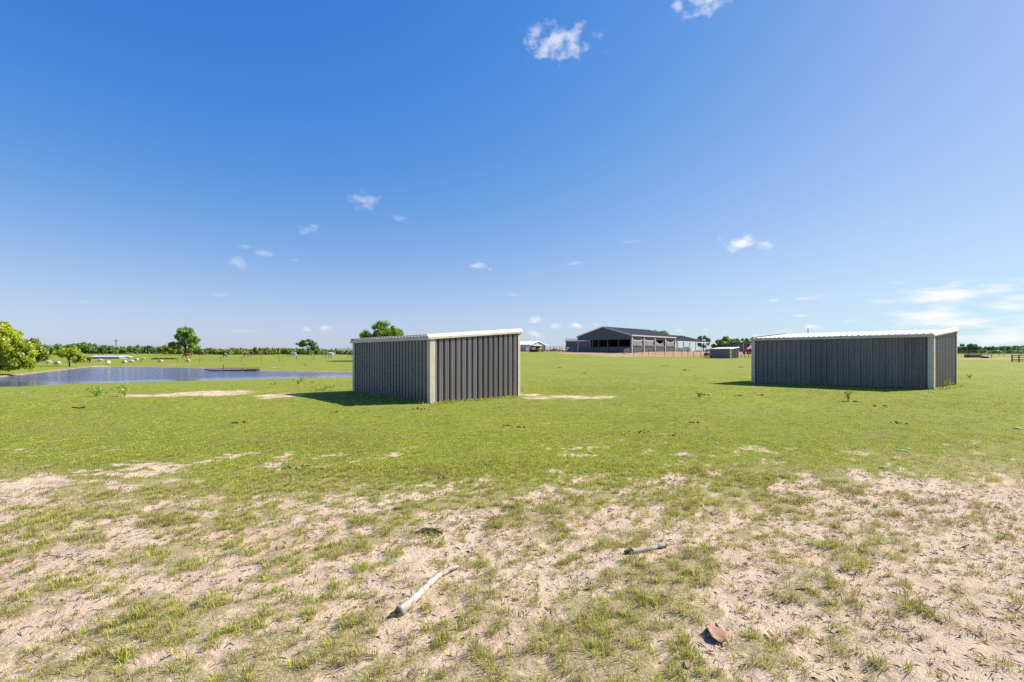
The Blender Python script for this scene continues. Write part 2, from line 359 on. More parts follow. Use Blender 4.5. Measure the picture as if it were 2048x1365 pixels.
M['yellowleaf'] = leafmat('yellow_green_leaves', [(.17, .23, .012), (.33, .41, .02), (.50, .55, .04)], .5)
M['bushleaf'] = leafmat('bush_leaves', [(.11, .17, .025), (.19, .26, .035), (.30, .33, .05)])
M['greyleaf'] = leafmat('grey_green_leaves', [(.07, .12, .05), (.11, .18, .07), (.17, .25, .09)])
M['weedleaf'] = leafmat('weed_leaves', [(.15, .24, .03), (.24, .34, .045), (.34, .44, .07)])

def grassmat():
    m = bpy.data.materials.new('grass_blades'); m.use_nodes = True; t = m.node_tree; t.nodes.clear()
    out = nd(t, 'ShaderNodeOutputMaterial')
    dry = nd(t, 'ShaderNodeAttribute', attribute_name='dry', attribute_type='INSTANCER'); tint = nd(t, 'ShaderNodeAttribute', attribute_name='tint')
    oi = nd(t, 'ShaderNodeObjectInfo')
    g = ramp(t, oi.outputs['Random'], [(0, (.31, .345, .064)), (.5, (.45, .49, .086)), (1, (.58, .59, .12))])
    d = ramp(t, tint.outputs['Fac'], [(0, (.24, .175, .085)), (.5, (.40, .30, .16)), (1, (.30, .27, .09))])
    s = nd(t, 'ShaderNodeMath', operation='ADD'); t.links.new(dry.outputs['Fac'], s.inputs[0]); t.links.new(tint.outputs['Fac'], s.inputs[1])
    st = nd(t, 'ShaderNodeMapRange', interpolation_type='SMOOTHSTEP', ins={'From Min': .9, 'From Max': 1.15}); t.links.new(s.outputs[0], st.inputs['Value'])
    mx = nd(t, 'ShaderNodeMix', data_type='RGBA'); t.links.new(st.outputs[0], mx.inputs['Factor']); t.links.new(g.outputs[0], mx.inputs['A']); t.links.new(d.outputs[0], mx.inputs['B'])
    di = nd(t, 'ShaderNodeBsdfDiffuse'); tr = nd(t, 'ShaderNodeBsdfTranslucent')
    t.links.new(mx.outputs['Result'], di.inputs[0]); t.links.new(mx.outputs['Result'], tr.inputs[0])
    m1 = nd(t, 'ShaderNodeMixShader'); m1.inputs[0].default_value = .4; t.links.new(di.outputs[0], m1.inputs[1]); t.links.new(tr.outputs[0], m1.inputs[2])
    t.links.new(m1.outputs[0], out.inputs[0])
    return m
M['grass'] = grassmat()

def groundmat():
    m = mat('pasture_ground', (.2, .2, .1), .95, 0, .15); t = m.node_tree; b = t.nodes['Principled BSDF']
    tc = nd(t, 'ShaderNodeTexCoord')
    def noise(scale, detail=5, rough=.6, vec=None):
        n = nd(t, 'ShaderNodeTexNoise', ins={'Scale': scale, 'Detail': detail, 'Roughness': rough}); t.links.new(vec or tc.outputs['Object'], n.inputs['Vector']); return n.outputs[0]
    def mix(f, a, c):
        x = nd(t, 'ShaderNodeMix', data_type='RGBA')
        if isinstance(f, float): x.inputs['Factor'].default_value = f
        else: t.links.new(f, x.inputs['Factor'])
        for k, v in (('A', a), ('B', c)):
            if isinstance(v, tuple): x.inputs[k].default_value = (*v, 1)
            else: t.links.new(v, x.inputs[k])
        return x.outputs['Result']
    def rng_(v, a, c, lo=0.0, hi=1.0):
        x = nd(t, 'ShaderNodeMapRange', interpolation_type='SMOOTHSTEP', ins={'From Min': a, 'From Max': c, 'To Min': lo, 'To Max': hi}); t.links.new(v, x.inputs['Value']); return x.outputs[0]
    def madd(a, k, c):
        x = nd(t, 'ShaderNodeMath', operation='MULTIPLY_ADD'); t.links.new(a, x.inputs[0]); x.inputs[1].default_value = k
        if isinstance(c, float): x.inputs[2].default_value = c
        else: t.links.new(c, x.inputs[2])
        return x.outputs[0]
    sa = nd(t, 'ShaderNodeAttribute', attribute_name='sand').outputs['Fac']; da = nd(t, 'ShaderNodeAttribute', attribute_name='dirt').outputs['Fac']
    fine = noise(38, 6, .7); mid = noise(3.2, 5, .6); macro = noise(.16, 4, .55); macro2 = noise(.6, 4, .6); grain = noise(240, 2, .6)
    turf = ramp(t, fine, [(.30, (.105, .128, .018)), (.5, (.172, .208, .024)), (.70, (.245, .278, .040))]).outputs[0]
    yel = ramp(t, fine, [(.30, (.120, .145, .017)), (.5, (.195, .230, .024)), (.70, (.27, .295, .040))]).outputs[0]
    turf = mix(rng_(macro, .40, .62), turf, yel)
    turf = mix(rng_(macro2, .50, .70, 0, .50), turf, (.25, .215, .085))
    turf = mix(rng_(mid, .56, .75, 0, .35), turf, (.075, .115, .020))
    na_ = nd(t, 'ShaderNodeAttribute', attribute_name='thin').outputs['Fac']
    thatch = ramp(t, noise(60, 5, .7), [(.35, (.25, .20, .095)), (.5, (.40, .31, .19)), (.65, (.52, .41, .28))]).outputs[0]
    turf = mix(na_, turf, thatch)
    sand = ramp(t, noise(7, 6, .65), [(.3, (.46, .34, .24)), (.5, (.58, .445, .325)), (.7, (.64, .505, .385))]).outputs[0]
    sand = mix(rng_(macro2, .47, .66, 0, .6), sand, (.50, .345, .225))
    sand = mix(rng_(fine, .57, .72, 0, .55), sand, (.27, .19, .12))
    fleck = noise(150, 3, .6); sand = mix(rng_(fleck, .59, .68, 0, .6), sand, (.135, .088, .05))
    sand = mix(rng_(noise(95, 2, .5), .64, .72, 0, .8), sand, (.62, .52, .43))
    thatch2 = rng_(noise(115, 4, .65), .57, .68, 0, .65); turf = mix(thatch2, turf, (.062, .070, .018))
    dirt = ramp(t, noise(1.2, 6, .65), [(.3, (.27, .165, .105)), (.7, (.40, .27, .185))]).outputs[0]
    f = madd(fine, .7, sa); f = madd(mid, .25, f)
    col = mix(rng_(f, .68, 1.05), turf, sand)
    fd = madd(macro2, .6, da); col = mix(rng_(fd, .6, .95), col, dirt)
    t.links.new(col, b.inputs['Base Color'])
    h = madd(grain, .12, fine)
    bp = nd(t, 'ShaderNodeBump', ins={'Strength': 1.0, 'Distance': .028}); t.links.new(h, bp.inputs['Height']); t.links.new(bp.outputs[0], b.inputs['Normal'])
    return m
M['ground'] = groundmat()

def watermat():
    m = mat('pond_water', (.082, .084, .17), .1, 0, .5); t = m.node_tree; b = t.nodes['Principled BSDF']
    b.inputs['IOR'].default_value = 1.33
    tc = nd(t, 'ShaderNodeTexCoord')
    n = nd(t, 'ShaderNodeTexNoise', ins={'Scale': 2.6, 'Detail': 4, 'Roughness': .6}); t.links.new(tc.outputs['Object'], n.inputs['Vector'])
    n2 = nd(t, 'ShaderNodeTexNoise', ins={'Scale': .05, 'Detail': 2}); t.links.new(tc.outputs['Object'], n2.inputs['Vector'])
    at = nd(t, 'ShaderNodeAttribute', attribute_name='calm')
    iv = nd(t, 'ShaderNodeMapRange', ins={'From Min': 0.0, 'From Max': 1.0, 'To Min': .9, 'To Max': .05}); t.links.new(at.outputs['Fac'], iv.inputs['Value'])
    bp = nd(t, 'ShaderNodeBump', ins={'Distance': .24}); t.links.new(iv.outputs[0], bp.inputs['Strength']); t.links.new(n.outputs[0], bp.inputs['Height']); t.links.new(bp.outputs[0], b.inputs['Normal'])
    return m
M['water'] = watermat()

# ------------------------------------------------------------------ mesh helpers
def link(o, parent=None):
    COL.objects.link(o)
    if parent is not None: o.parent = parent
    return o
class MB:
    def __init__(s): s.v = []; s.f = []
    def add(s, vs, fs):
        k = len(s.v); s.v += [tuple(p) for p in vs]; s.f += [tuple(i + k for i in f) for f in fs]; return s
    def box(s, x0, y0, z0, x1, y1, z1):
        return s.hexa([(x0, y0, z0), (x1, y0, z0), (x1, y1, z0), (x0, y1, z0), (x0, y0, z1), (x1, y0, z1), (x1, y1, z1), (x0, y1, z1)])
    def hexa(s, p):
        return s.add(p, [(3, 2, 1, 0), (4, 5, 6, 7), (0, 1, 5, 4), (1, 2, 6, 5), (2, 3, 7, 6), (3, 0, 4, 7)])
    def extr(s, poly, d):
        n = len(poly); d = Vector(d); a = [Vector(p) for p in poly]
        return s.add(a + [p + d for p in a], [tuple(range(n))[::-1], tuple(range(n, 2 * n))] + [(i, (i + 1) % n, n + (i + 1) % n, n + i) for i in range(n)])
    def tube(s, pts, rad, n=8, wob=0.0):
        pts = [Vector(p) for p in pts]
        if not hasattr(rad, '__len__'): rad = [rad] * len(pts)
        vs = []; fs = []
        prev = None
        for i, p in enumerate(pts):
            t = (pts[min(i + 1, len(pts) - 1)] - pts[max(i - 1, 0)]).normalized()
            if prev is None:
                ref = Vector((0, 0, 1)) if abs(t.z) < .9 else Vector((1, 0, 0)); a = t.cross(ref).normalized()
            else:
                a = (prev - t * prev.dot(t)).normalized()
            prev = a; b = t.cross(a)
            for k in range(n):
                an = 2 * math.pi * k / n; rr = rad[i] * (1 + random.uniform(-wob, wob))
                vs.append(p + (a * math.cos(an) + b * math.sin(an)) * rr)
        for i in range(len(pts) - 1):
            for k in range(n):
                fs.append((i * n + k, i * n + (k + 1) % n, (i + 1) * n + (k + 1) % n, (i + 1) * n + k))
        fs += [tuple(range(n))[::-1], tuple(range((len(pts) - 1) * n, len(pts) * n))]
        return s.add(vs, fs)
    def blob(s, c, r, seed=0, sub=1, jit=.2):
        bm = bmesh.new(); bmesh.ops.create_icosphere(bm, subdivisions=sub, radius=1)
        q = random.Random(seed); r = Vector(r)
        vs = [Vector((v.co.x * r.x, v.co.y * r.y, v.co.z * r.z)) * (1 + q.uniform(-jit, jit)) + Vector(c) for v in bm.verts]
        fs = [tuple(v.index for v in f.verts) for f in bm.faces]; bm.free()
        return s.add(vs, fs)
    def mesh(s, name, m=None, smooth=False):
        me = bpy.data.meshes.new(name); me.from_pydata(s.v, [], s.f)
        bm = bmesh.new(); bm.from_mesh(me); bmesh.ops.recalc_face_normals(bm, faces=bm.faces); bm.to_mesh(me); bm.free()
        if m is not None: me.materials.append(m)
        if smooth: me.shade_smooth()
        return me
    def build(s, name, m, parent=None, smooth=False):
        return link(bpy.data.objects.new(name, s.mesh(name, m, smooth)), parent)
def tag(o, label, cat, group=None):
    o['label'] = label; o['category'] = cat
    if group: o['group'] = group
    return o
def empty(name, loc, rz=0.0):
    o = bpy.data.objects.new(name, None); COL.objects.link(o); o.location = loc; o.rotation_euler = (0, 0, rz); o.empty_display_size = .3
    return o
def part(name, me, parent, loc=(0, 0, 0)):
    o = link(bpy.data.objects.new(name, me), parent); o.location = loc; return o
def copy_tree(o, parent=None):
    c = o.copy(); COL.objects.link(c); c.parent = parent
    for ch in list(o.children): copy_tree(ch, c)
    return c

# ------------------------------------------------------------------ ground (one polar sheet to the horizon)
def make_ground():
    r = [0.0, .6, 1.2]
    while r[-1] < 4500: r.append(r[-1] * (1.0125 if r[-1] < 150 else 1.04))
    r = np.array(r)
    th = np.concatenate([np.arange(-66, 66.001, .3), np.arange(70, 291, 4.0)]) * math.pi / 180
    nr, nt = len(r) - 1, len(th)
    rr, tt = np.meshgrid(r[1:], th, indexing='ij')
    x = (rr * np.sin(tt)).ravel(); y = (rr * np.cos(tt)).ravel()
    x = np.concatenate([[0.0], x]); y = np.concatenate([[0.0], y])
    z = gz(x, y)
    s, d = bare(x, y)
    far = sstep(300, 900, np.hypot(x, y)); s = s * (1 - far)
    # turf stands a little proud of bare sand
    z = z - .018 * s * (1 - sstep(15, 30, np.hypot(x, y)))
    i = np.arange(nr - 1)[:, None]; k = np.arange(nt)[None, :]; k2 = (k + 1) % nt
    q = np.stack([1 + i * nt + k + 0 * k2, 1 + i * nt + k2, 1 + (i + 1) * nt + k2, 1 + (i + 1) * nt + k], -1).reshape(-1, 4)
    tri = np.stack([np.zeros(nt, int), 1 + (np.arange(nt) + 1) % nt, 1 + np.arange(nt)], -1)
    me = bpy.data.meshes.new('ground')
    nv = len(x); nq = len(q); ntri = len(tri)
    me.vertices.add(nv); me.vertices.foreach_set('co', np.stack([x, y, z], -1).ravel())
    me.loops.add(nq * 4 + ntri * 3); me.polygons.add(nq + ntri)
    me.loops.foreach_set('vertex_index', np.concatenate([q[:, ::-1].ravel(), tri[:, ::-1].ravel()]).astype(np.int32))
    me.polygons.foreach_set('loop_start', np.concatenate([np.arange(nq) * 4, nq * 4 + np.arange(ntri) * 3]).astype(np.int32))
    me.update(calc_edges=True); me.validate()
    thin = (1 - sstep(4.2, 7.6, y + 2.2 * (fbm(x / .8, y / .8, 3, 95) - .5) - .25 * np.maximum(x - 3, 0))) * .85
    for nm, a in (('sand', s), ('dirt', d), ('thin', thin)):
        at = me.attributes.new(nm, 'FLOAT', 'POINT'); at.data.foreach_set('value', a.astype(np.float32))
    if me.polygons[10].normal.z < 0: me.flip_normals()
    me.shade_smooth(); me.materials.append(M['ground'])
    o = link(bpy.data.objects.new('ground', me)); o['kind'] = 'structure'
make_ground()

def make_pond():
    xs = np.arange(-84, -8, .8); ys = np.arange(30, 106, .8)
    X, Y = np.meshgrid(xs, ys, indexing='ij'); S = pond_sd(X, Y)
    keep = S < 2.2
    idx = -np.ones(X.shape, int); idx[keep] = np.arange(keep.sum())
    vs = np.stack([X[keep], Y[keep], np.full(keep.sum(), WATER)], -1)
    fs = []
    for i in range(len(xs) - 1):
        for k in range(len(ys) - 1):
            a = (idx[i, k], idx[i + 1, k], idx[i + 1, k + 1], idx[i, k + 1])
            if min(a) >= 0: fs.append(a)
    me = bpy.data.meshes.new('pond'); me.from_pydata(vs.tolist(), [], fs)
    # sheltered strip below the near bank lies calm
    d = -S[keep]; x = X[keep]; y = Y[keep]
    near = np.interp(x, SHORE[:8, 0], SHORE[:8, 1])
    calm = 1 - sstep(6.0, 13.0, (y - near) + 3.0 * (fbm(x / 6, y / 3, 3, 71) - .5))
    at = me.attributes.new('calm', 'FLOAT', 'POINT'); at.data.foreach_set('value', calm.astype(np.float32))
    me.materials.append(M['water']); o = link(bpy.data.objects.new('pond', me)); o['kind'] = 'structure'
make_pond()

# ------------------------------------------------------------------ loafing sheds
PITCH = .2286
GROOVE = ((-.044, .062), (-.036, -.03), (.036, -.03), (.044, .062), (.072, .062), (.078, .069), (.088, .069), (.094, .062), (.134, .062), (.140, .069), (.150, .069), (.156, .062))
ROOFRIB = tuple((a_, o_ * .5) for a_, o_ in ((-.046, 0), (-.024, .052), (.024, .052), (.046, 0), (.09, 0), (.14, 0)))
RIB = ((-.046, 0), (-.024, .052), (.024, .052), (.046, 0), (.076, 0), (.083, .006), (.094, .006), (.101, 0), (.128, 0), (.135, .006), (.146, .006), (.153, 0))
def rib_profile(s0, s1, shape=RIB):
    """points (s, offset) of a ribbed sheet between s0 and s1, ribs centred on multiples of PITCH"""
    pts = []
    k = math.floor(s0 / PITCH) - 1
    while k * PITCH < s1 + PITCH:
        c = k * PITCH
        for a, o in shape:
            pts.append((c + a, o))
        k += 1
    pts.sort()
    ss = [p[0] for p in pts]; oo = [p[1] for p in pts]
    res = [(s0, float(np.interp(s0, ss, oo)))] + [p for p in pts if s0 + 1e-4 < p[0] < s1 - 1e-4] + [(s1, float(np.interp(s1, ss, oo)))]
    return res
def sheet(prof, fn, thick=.003):
    """closed thin sheet; fn(s, off) -> (low point, high point)"""
    mb = MB(); v = []; n = len(prof)
    for s, o in prof:
        a, b = fn(s, o); c, d = fn(s, o - thick); v += [a, b, c, d]
    f = []
    for i in range(n - 1):
        k = 4 * i; m = k + 4
        f += [(k, m, m + 1, k + 1), (k + 2, k + 3, m + 3, m + 2), (k, k + 2, m + 2, m), (k + 1, m + 1, m + 3, k + 3)]
    f += [(0, 1, 3, 2), (4 * n - 4, 4 * n - 2, 4 * n - 1, 4 * n - 3)]
    return mb.add(v, f)
def shed(loc, rz, L, W, h0, h1, label, sink=.25, wall_shape=RIB):
    root = tag(empty('loafing_shed', loc, rz), label, 'shed', 'dark metal loafing sheds in the pasture')
    sl = (h1 - h0) / W
    zr = lambda x: h0 + sl * x
    step = PITCH * 4
    def cuts(n):
        c = list(np.arange(0, n - .2, step)); return list(zip(c, c[1:] + [n]))
    for a, b in cuts(L):      # low back wall
        sheet(rib_profile(a, b, wall_shape), lambda s, o: ((-o, s, -sink), (-o, s, h0 - .03))).build('wall_panel', M['wall'], root)
    for yy, sg in ((0, -1), (L, 1)):
        for a, b in cuts(W):
            sheet(rib_profile(a, b, wall_shape), lambda s, o: ((s, yy + sg * o, -sink), (s, yy + sg * o, zr(s) - .03))).build('wall_panel', M['wall'], root)
    # roof sheets run up the slope
    for a, b in cuts(L):
        a2 = a - .07 if a == 0 else a; b2 = b + .07 if b == L else b
        sheet(rib_profile(a2, b2, ROOFRIB), lambda s, o: ((-.13, s, zr(-.13) + .012 + o), (W + .16, s, zr(W + .16) + .012 + o))).build('roof_panel', M['roof'], root)
    # corner trim
    w = .135; i, t = .070, .080
    for cx, cy, sx, sy in ((0, 0, 1, 1), (0, L, 1, -1), (W, 0, -1, 1), (W, L, -1, -1)):
        w = .115 if cx == 0 else .03
        P = [(-t, -t), (w, -t), (w, -i), (-i, -i), (-i, .115), (-t, .115)]
        poly = [(cx + sx * p, cy + sy * q, -sink) for p, q in P]
        mb = MB(); n = 6
        top = [(p[0], p[1], zr(min(max(p[0], 0), W)) - .05) for p in poly]
        mb.add(poly + top, [tuple(range(n))[::-1], tuple(range(n, 2 * n))] + [(k, (k + 1) % n, n + (k + 1) % n, n + k) for k in range(n)])
        mb.build('corner_trim', M['trim'], root)
    # rake trim (both ends) : face board plus a flange lapping the roof
    for sg, y0 in ((-1, 0), (1, L)):
        ya, yb = y0 + sg * .105, y0 + sg * .12
        xa, xb = -.16, W + .19
        P = [(ya, -.095), (yb, -.095), (yb, -.03), (y0 + sg * .015, .072), (y0 - sg * .05, .078), (y0 - sg * .05, .066), (y0 + sg * .01, .06), (ya, -.035)]
        a = [(xa, q, zr(xa) + z) for q, z in P]; b = [(xb, q, zr(xb) + z) for q, z in P]; n = 8
        MB().add(a + b, [tuple(range(n))[::-1], tuple(range(n, 2 * n))] + [(k, (k + 1) % n, n + (k + 1) % n, n + k) for k in range(n)]).build('rake_trim', M['trim'], root)
    # eave trim, low and high side
    MB().box(-.165, -.083, zr(-.15) - .115, -.148, L + .083, zr(-.15) + .004).build('eave_trim', M['trim'], root)
    MB().box(W + .162, -.083, zr(W) - .11, W + .178, L + .083, zr(W) + .02).build('eave_trim', M['trim'], root)
    # steel tube frame carrying the sheets, open front
    for x in (.08, W - .09):
        for y in (.09, L * .5, L - .09):
            MB().box(x - .04, y - .04, -.2, x + .04, y + .04, zr(x) - .10).build('post', M['inner'], root)
        MB().box(x - .04, .05, zr(x) - .10, x + .04, L - .05, zr(x) - .03).build('header', M['inner'], root)
    for y in (.09, L * .5, L - .09):
        MB().hexa([(.12, y - .03, zr(.12) - .09), (W - .13, y - .03, zr(W - .13) - .09), (W - .13, y + .03, zr(W - .13) - .09), (.12, y + .03, zr(.12) - .09),
                   (.12, y - .03, zr(.12) - .03), (W - .13, y - .03, zr(W - .13) - .03), (W - .13, y + .03, zr(W - .13) - .03), (.12, y + .03, zr(.12) - .03)]).build('rafter', M['inner'], root)
    return root
def place_shed(px, py, vpx, **kw):
    p = hit(px, py); ang = math.atan2(1.0, (vpx - CX) / FPX)
    return shed(p, ang, **kw)
place_shed(862, 807, 2153, L=6.15, W=3.7, h0=2.17, h1=2.46, wall_shape=GROOVE, label='dark ribbed metal shed nearest the camera, beige corner trim, casting its shadow towards the pond')
place_shed(1864, 779, 2350, L=7.32, W=3.4, h0=2.26, h1=2.54, label='long dark metal shed at right with pale ribbed roof and broad beige corner trim')
place_shed(1461, 717.5, 2350, L=4.8, W=3.2, h0=2.15, h1=2.45, label='small distant dark metal shed below the big barn, beside the brown animal')

# ------------------------------------------------------------------ big riding barn
BZ = 2.28
def ribbed_wall(parent, name, m, x0, y0, x1, y1, z0, zt, sp=.6, th=.06):
    """sheeted wall between two plan points, top zt(f); battens stand proud"""
    d = Vector((x1 - x0, y1 - y0, 0)); L = d.length; d.normalize(); n = Vector((d.y, -d.x, 0))
    mb = MB(); k = max(1, int(L / sp))
    f = lambda s, o, z: (x0 + d.x * s + n.x * o, y0 + d.y * s + n.y * o, z)
    N = 2 if not callable(zt) else 12
    T = zt if callable(zt) else (lambda q: zt)
    for i in range(N - 1):
        a, b = L * i / (N - 1), L * (i + 1) / (N - 1)
        mb.hexa([f(a, 0, z0), f(b, 0, z0), f(b, -th, z0), f(a, -th, z0), f(a, 0, T(a / L)), f(b, 0, T(b / L)), f(b, -th, T(b / L)), f(a, -th, T(a / L))])
    for i in range(1, k):
        s = L * i / k; mb.hexa([f(s - .03, .03, z0), f(s + .03, .03, z0), f(s + .03, .003, z0), f(s - .03, .003, z0)] + [f(s - .03, .03, T(s / L) - .02), f(s + .03, .03, T(s / L) - .02), f(s + .03, .003, T(s / L) - .02), f(s - .03, .003, T(s / L) - .02)])
    return mb.build(name, m, parent)
def gable_roof(parent, x0, x1, y0, y1, ze, zr, m, trim, ov=.35, th=.12):
    ym = (y0 + y1) / 2
    sl = (zr - ze) / (ym - y0)
    for s, ya in ((-1, y0), (1, y1)):
        yo = ya + s * ov; zo = ze - sl * ov
        mb = MB(); mb.hexa([(x0 - ov, yo, zo), (x1 + ov, yo, zo), (x1 + ov, ym, zr), (x0 - ov, ym, zr), (x0 - ov, yo, zo + th), (x1 + ov, yo, zo + th), (x1 + ov, ym, zr + th), (x0 - ov, ym, zr + th)])
        k = int((x1 - x0) / .9)
        for i in range(k + 1):
            x = x0 + (x1 - x0) * i / k
            mb.hexa([(x - .03, yo, zo + th + .002), (x + .03, yo, zo + th + .002), (x + .03, ym, zr + th + .002), (x - .03, ym, zr + th + .002), (x - .03, yo, zo + th + .05), (x + .03, yo, zo + th + .05), (x + .03, ym, zr + th + .05), (x - .03, ym, zr + th + .05)])
        mb.build('roof_slope', m, parent)
        MB().box(x0 - ov - .05, yo - .06 * (s < 0) - .001, zo - .16, x1 + ov + .05, yo + .06 * (s > 0) + .001, zo + th + .03).build('gutter', trim, parent)
        for xx, sg in ((x0 - ov, -1), (x1 + ov, 1)):
            xa, xb = (xx + sg * .003, xx + sg * .09)
            MB().hexa([(xa, yo, zo - .18), (xb, yo, zo - .18), (xb, ym, zr - .18), (xa, ym, zr - .18), (xa, yo, zo + th + .06), (xb, yo, zo + th + .06), (xb, ym, zr + th + .06), (xa, ym, zr + th + .06)]).build('barge_board', trim, parent)
def make_barn():
    p = (32.1, 129.0, BZ)
    root = tag(empty('riding_barn', p, math.atan2(.72, .69)), 'large dark gabled riding barn with open sides and drooping grey curtains', 'barn')
    Lb, Wb, ze, zr_ = 25.8, 17.5, 4.25, 6.85
    gable_roof(root, 0, Lb, 0, Wb, ze + .1, zr_, M['barnroof'], M['cream'])
    gab = lambda f: ze + (zr_ - ze) * (1 - abs(2 * f - 1)) - .02
    ribbed_wall(root, 'gable_wall', M['barnwall'], 0, Wb, 0, 0, 3.35, gab)
    ribbed_wall(root, 'kick_wall', M['barnwall'], 0, Wb, 0, 0, -.5, 1.08)
    ribbed_wall(root, 'gable_wall', M['barnwall'], Lb, 0, Lb, Wb, 3.35, gab)
    ribbed_wall(root, 'kick_wall', M['barnwall'], Lb, 0, Lb, Wb, -.5, 1.08)
    ribbed_wall(root, 'stall_wall', M['barnwall'], Lb - .4, Wb * .30, Lb - .4, Wb - .3, 1.1, 3.4)
    ribbed_wall(root, 'stall_wall', M['barnwall'], Lb - .3, Wb - .35, 6.0, Wb - .35, 1.2, 3.3)
    # sun side: four bays of curtains between cream posts
    ribbed_wall(root, 'side_wall', M['barntaupe'], 0, 0, Lb, 0, 3.3, ze)
    ribbed_wall(root, 'kick_wall', M['barntaupe'], 0, 0, Lb, 0, -.5, 1.25)
    ribbed_wall(root, 'side_wall', M['barnwall'], Lb, Wb, 0, Wb, 3.3, ze)
    ribbed_wall(root, 'kick_wall', M['barnwall'], Lb, Wb, 0, Wb, -.5, 1.25)
    for i in range(5):
        x = min(max(Lb * i / 4, .0), Lb)
        MB().box(x - .16, -.22, -.5, x + .16, -.07, ze + .02).build('post', M['cream'], root)
        MB().box(x - .14, Wb + .07, -.5, x + .14, Wb + .2, ze).build('post', M['cream'], root)
    for i in range(4):
        xa, xb = Lb * i / 4 + .35, Lb * (i + 1) / 4 - .35
        sag = (.22, .18, 1.05, .45)[i]; side = (.55, .6, .9, .35)[i]
        mb = MB(); n = 10; vs = []; fs = []
        for k in range(n + 1):
            f = k / n; zt = 3.3 - sag * (1 - (2 * f - 1) ** 2)
            for j in range(5):
                g = j / 4; z = 1.27 + (zt - 1.27) * g
                pull = side * math.sin(math.pi * g) * (.15 if f < .5 else 1.0) * (2 * abs(f - .5)) ** 2
                x = xa + (xb - xa) * f + (pull if f < .5 else -pull)
                off = -.05 + .09 * math.sin(9 * f + i) * g * (1 - g) * 2
                vs += [(x, off, z), (x, off + .02, z)]
        at = lambda k, j, s: (k * 5 + j) * 2 + s
        for k in range(n):
            for j in range(4):
                fs += [(at(k, j, 0), at(k + 1, j, 0), at(k + 1, j + 1, 0), at(k, j + 1, 0)), (at(k, j, 1), at(k, j + 1, 1), at(k + 1, j + 1, 1), at(k + 1, j, 1))]
        for k in range(n):
            fs += [(at(k, 0, 0), at(k, 0, 1), at(k + 1, 0, 1), at(k + 1, 0, 0)), (at(k, 4, 0), at(k + 1, 4, 0), at(k + 1, 4, 1), at(k, 4, 1))]
        for j in range(4):
            fs += [(at(0, j, 0), at(0, j + 1, 0), at(0, j + 1, 1), at(0, j, 1)), (at(n, j, 0), at(n, j, 1), at(n, j + 1, 1), at(n, j + 1, 0))]
        mb.add(vs, fs).build('curtain', M['curtain'], root, True)
    # gable posts and rails
    for y in (.12, 3.9, 7.4, 10.3, 12.4, 14.2, Wb - .12):
        MB().box(-.16, y - .09, -.5, -.04 + .0, y + .09, 3.36).build('gable_post', M['cream'] if y in (.12, Wb - .12) else M['inner'], root)
    MB().box(-.12, .25, 1.09, -.03, Wb - .25, 1.2).build('rail', M['inner'], root)
    MB().box(-.12, .25, 3.24, -.03, Wb - .25, 3.34).build('rail', M['inner'], root)
    for x in (6.45, 12.9, 19.35):
        for y in (.4, Wb - .4):
            MB().box(x - .1, y - .1, -.4, x + .1, y + .1, ze - .1).build('inner_post', M['black'], root)
    MB().box(-.0, .0, -.6, Lb, Wb, -.02).build('arena_floor', M['hay'], root)
    # covered stalls beyond
    r2 = tag(empty('covered_stalls', p, math.atan2(.72, .69)), 'open sided stall roof on thin cream posts at the right end of the big barn', 'stall barn')
    x0, x1 = Lb + .9, 50.5
    gable_roof(r2, x0, x1, -.2, Wb, 3.2, 5.6, M['barnroof'], M['cream'], .3)
    for i in range(6):
        x = x0 + .3 + (x1 - x0 - .5) * i / 5
        MB().box(x - .1, -.25, -.6, x + .1, -.07, 3.1).build('post', M['cream'], r2)
        MB().box(x - .1, Wb - .1, -.6, x + .1, Wb + .1, 3.1).build('post', M['cream'], r2)
        MB().box(x - .08, 5.9, -.6, x + .08, 6.05, 4.2).build('stall_post', M['rust'], r2)
    for i, (a, b, m, h) in enumerate(((x0 + .5, x0 + 4.5, 'redpaint', 1.5), (x0 + 4.7, x0 + 10.5, 'white', 1.5), (x0 + 10.7, x0 + 15, 'barntaupe', 1.5), (x0 + 15.2, x0 + 19, 'redpaint', 1.9), (x0 + 19.2, x1 - .4, 'white', 1.3))):
        mb = MB()
        for k in range(6): mb.box(a, 4.2, -.2 + h * k / 6, b, 4.25, -.2 + h * (k + .62) / 6)
        for k in range(5): mb.box(a + (b - a) * k / 4 - .04, 4.26, -.5, a + (b - a) * k / 4 + .04, 4.32, h)
        mb.build('stall_front', M[m], r2)
    ribbed_wall(r2, 'stall_back', M['redpaint'], x0 + .3, 9, x0 + 13, 9, -.5, 3.6)
    ribbed_wall(r2, 'stall_divider', M['black'], x0 + .2, .5, x0 + .2, Wb - .5, -.5, 3.4)
make_barn()

def simple_building(name, loc, rz, L, W, ze, zr_, wall, roof, trim, label, cat, doors=()):
    root = tag(empty(name, loc, rz), label, cat)
    gable_roof(root, 0, L, 0, W, ze + .08, zr_, M[roof], M[trim], .25, .1)
    gab = lambda f: ze + (zr_ - ze) * (1 - abs(2 * f - 1)) - .02
    ribbed_wall(root, 'gable_wall', M[wall], 0, W, 0, 0, -1, gab, .9); ribbed_wall(root, 'gable_wall', M[wall], L, 0, L, W, -1, gab, .9)
    ribbed_wall(root, 'side_wall', M[wall], 0, 0, L, 0, -1, ze, .9); ribbed_wall(root, 'side_wall', M[wall], L, W, 0, W, -1, ze, .9)
    for side, a, z, w, h in doors:
        if side == 's': MB().box(a, -.09, z, a + w, -.035, z + h).build('window', M['black'], root)
        else: MB().box(-.09, a, z, -.035, a + w, z + h).build('window', M['black'], root)
    return root
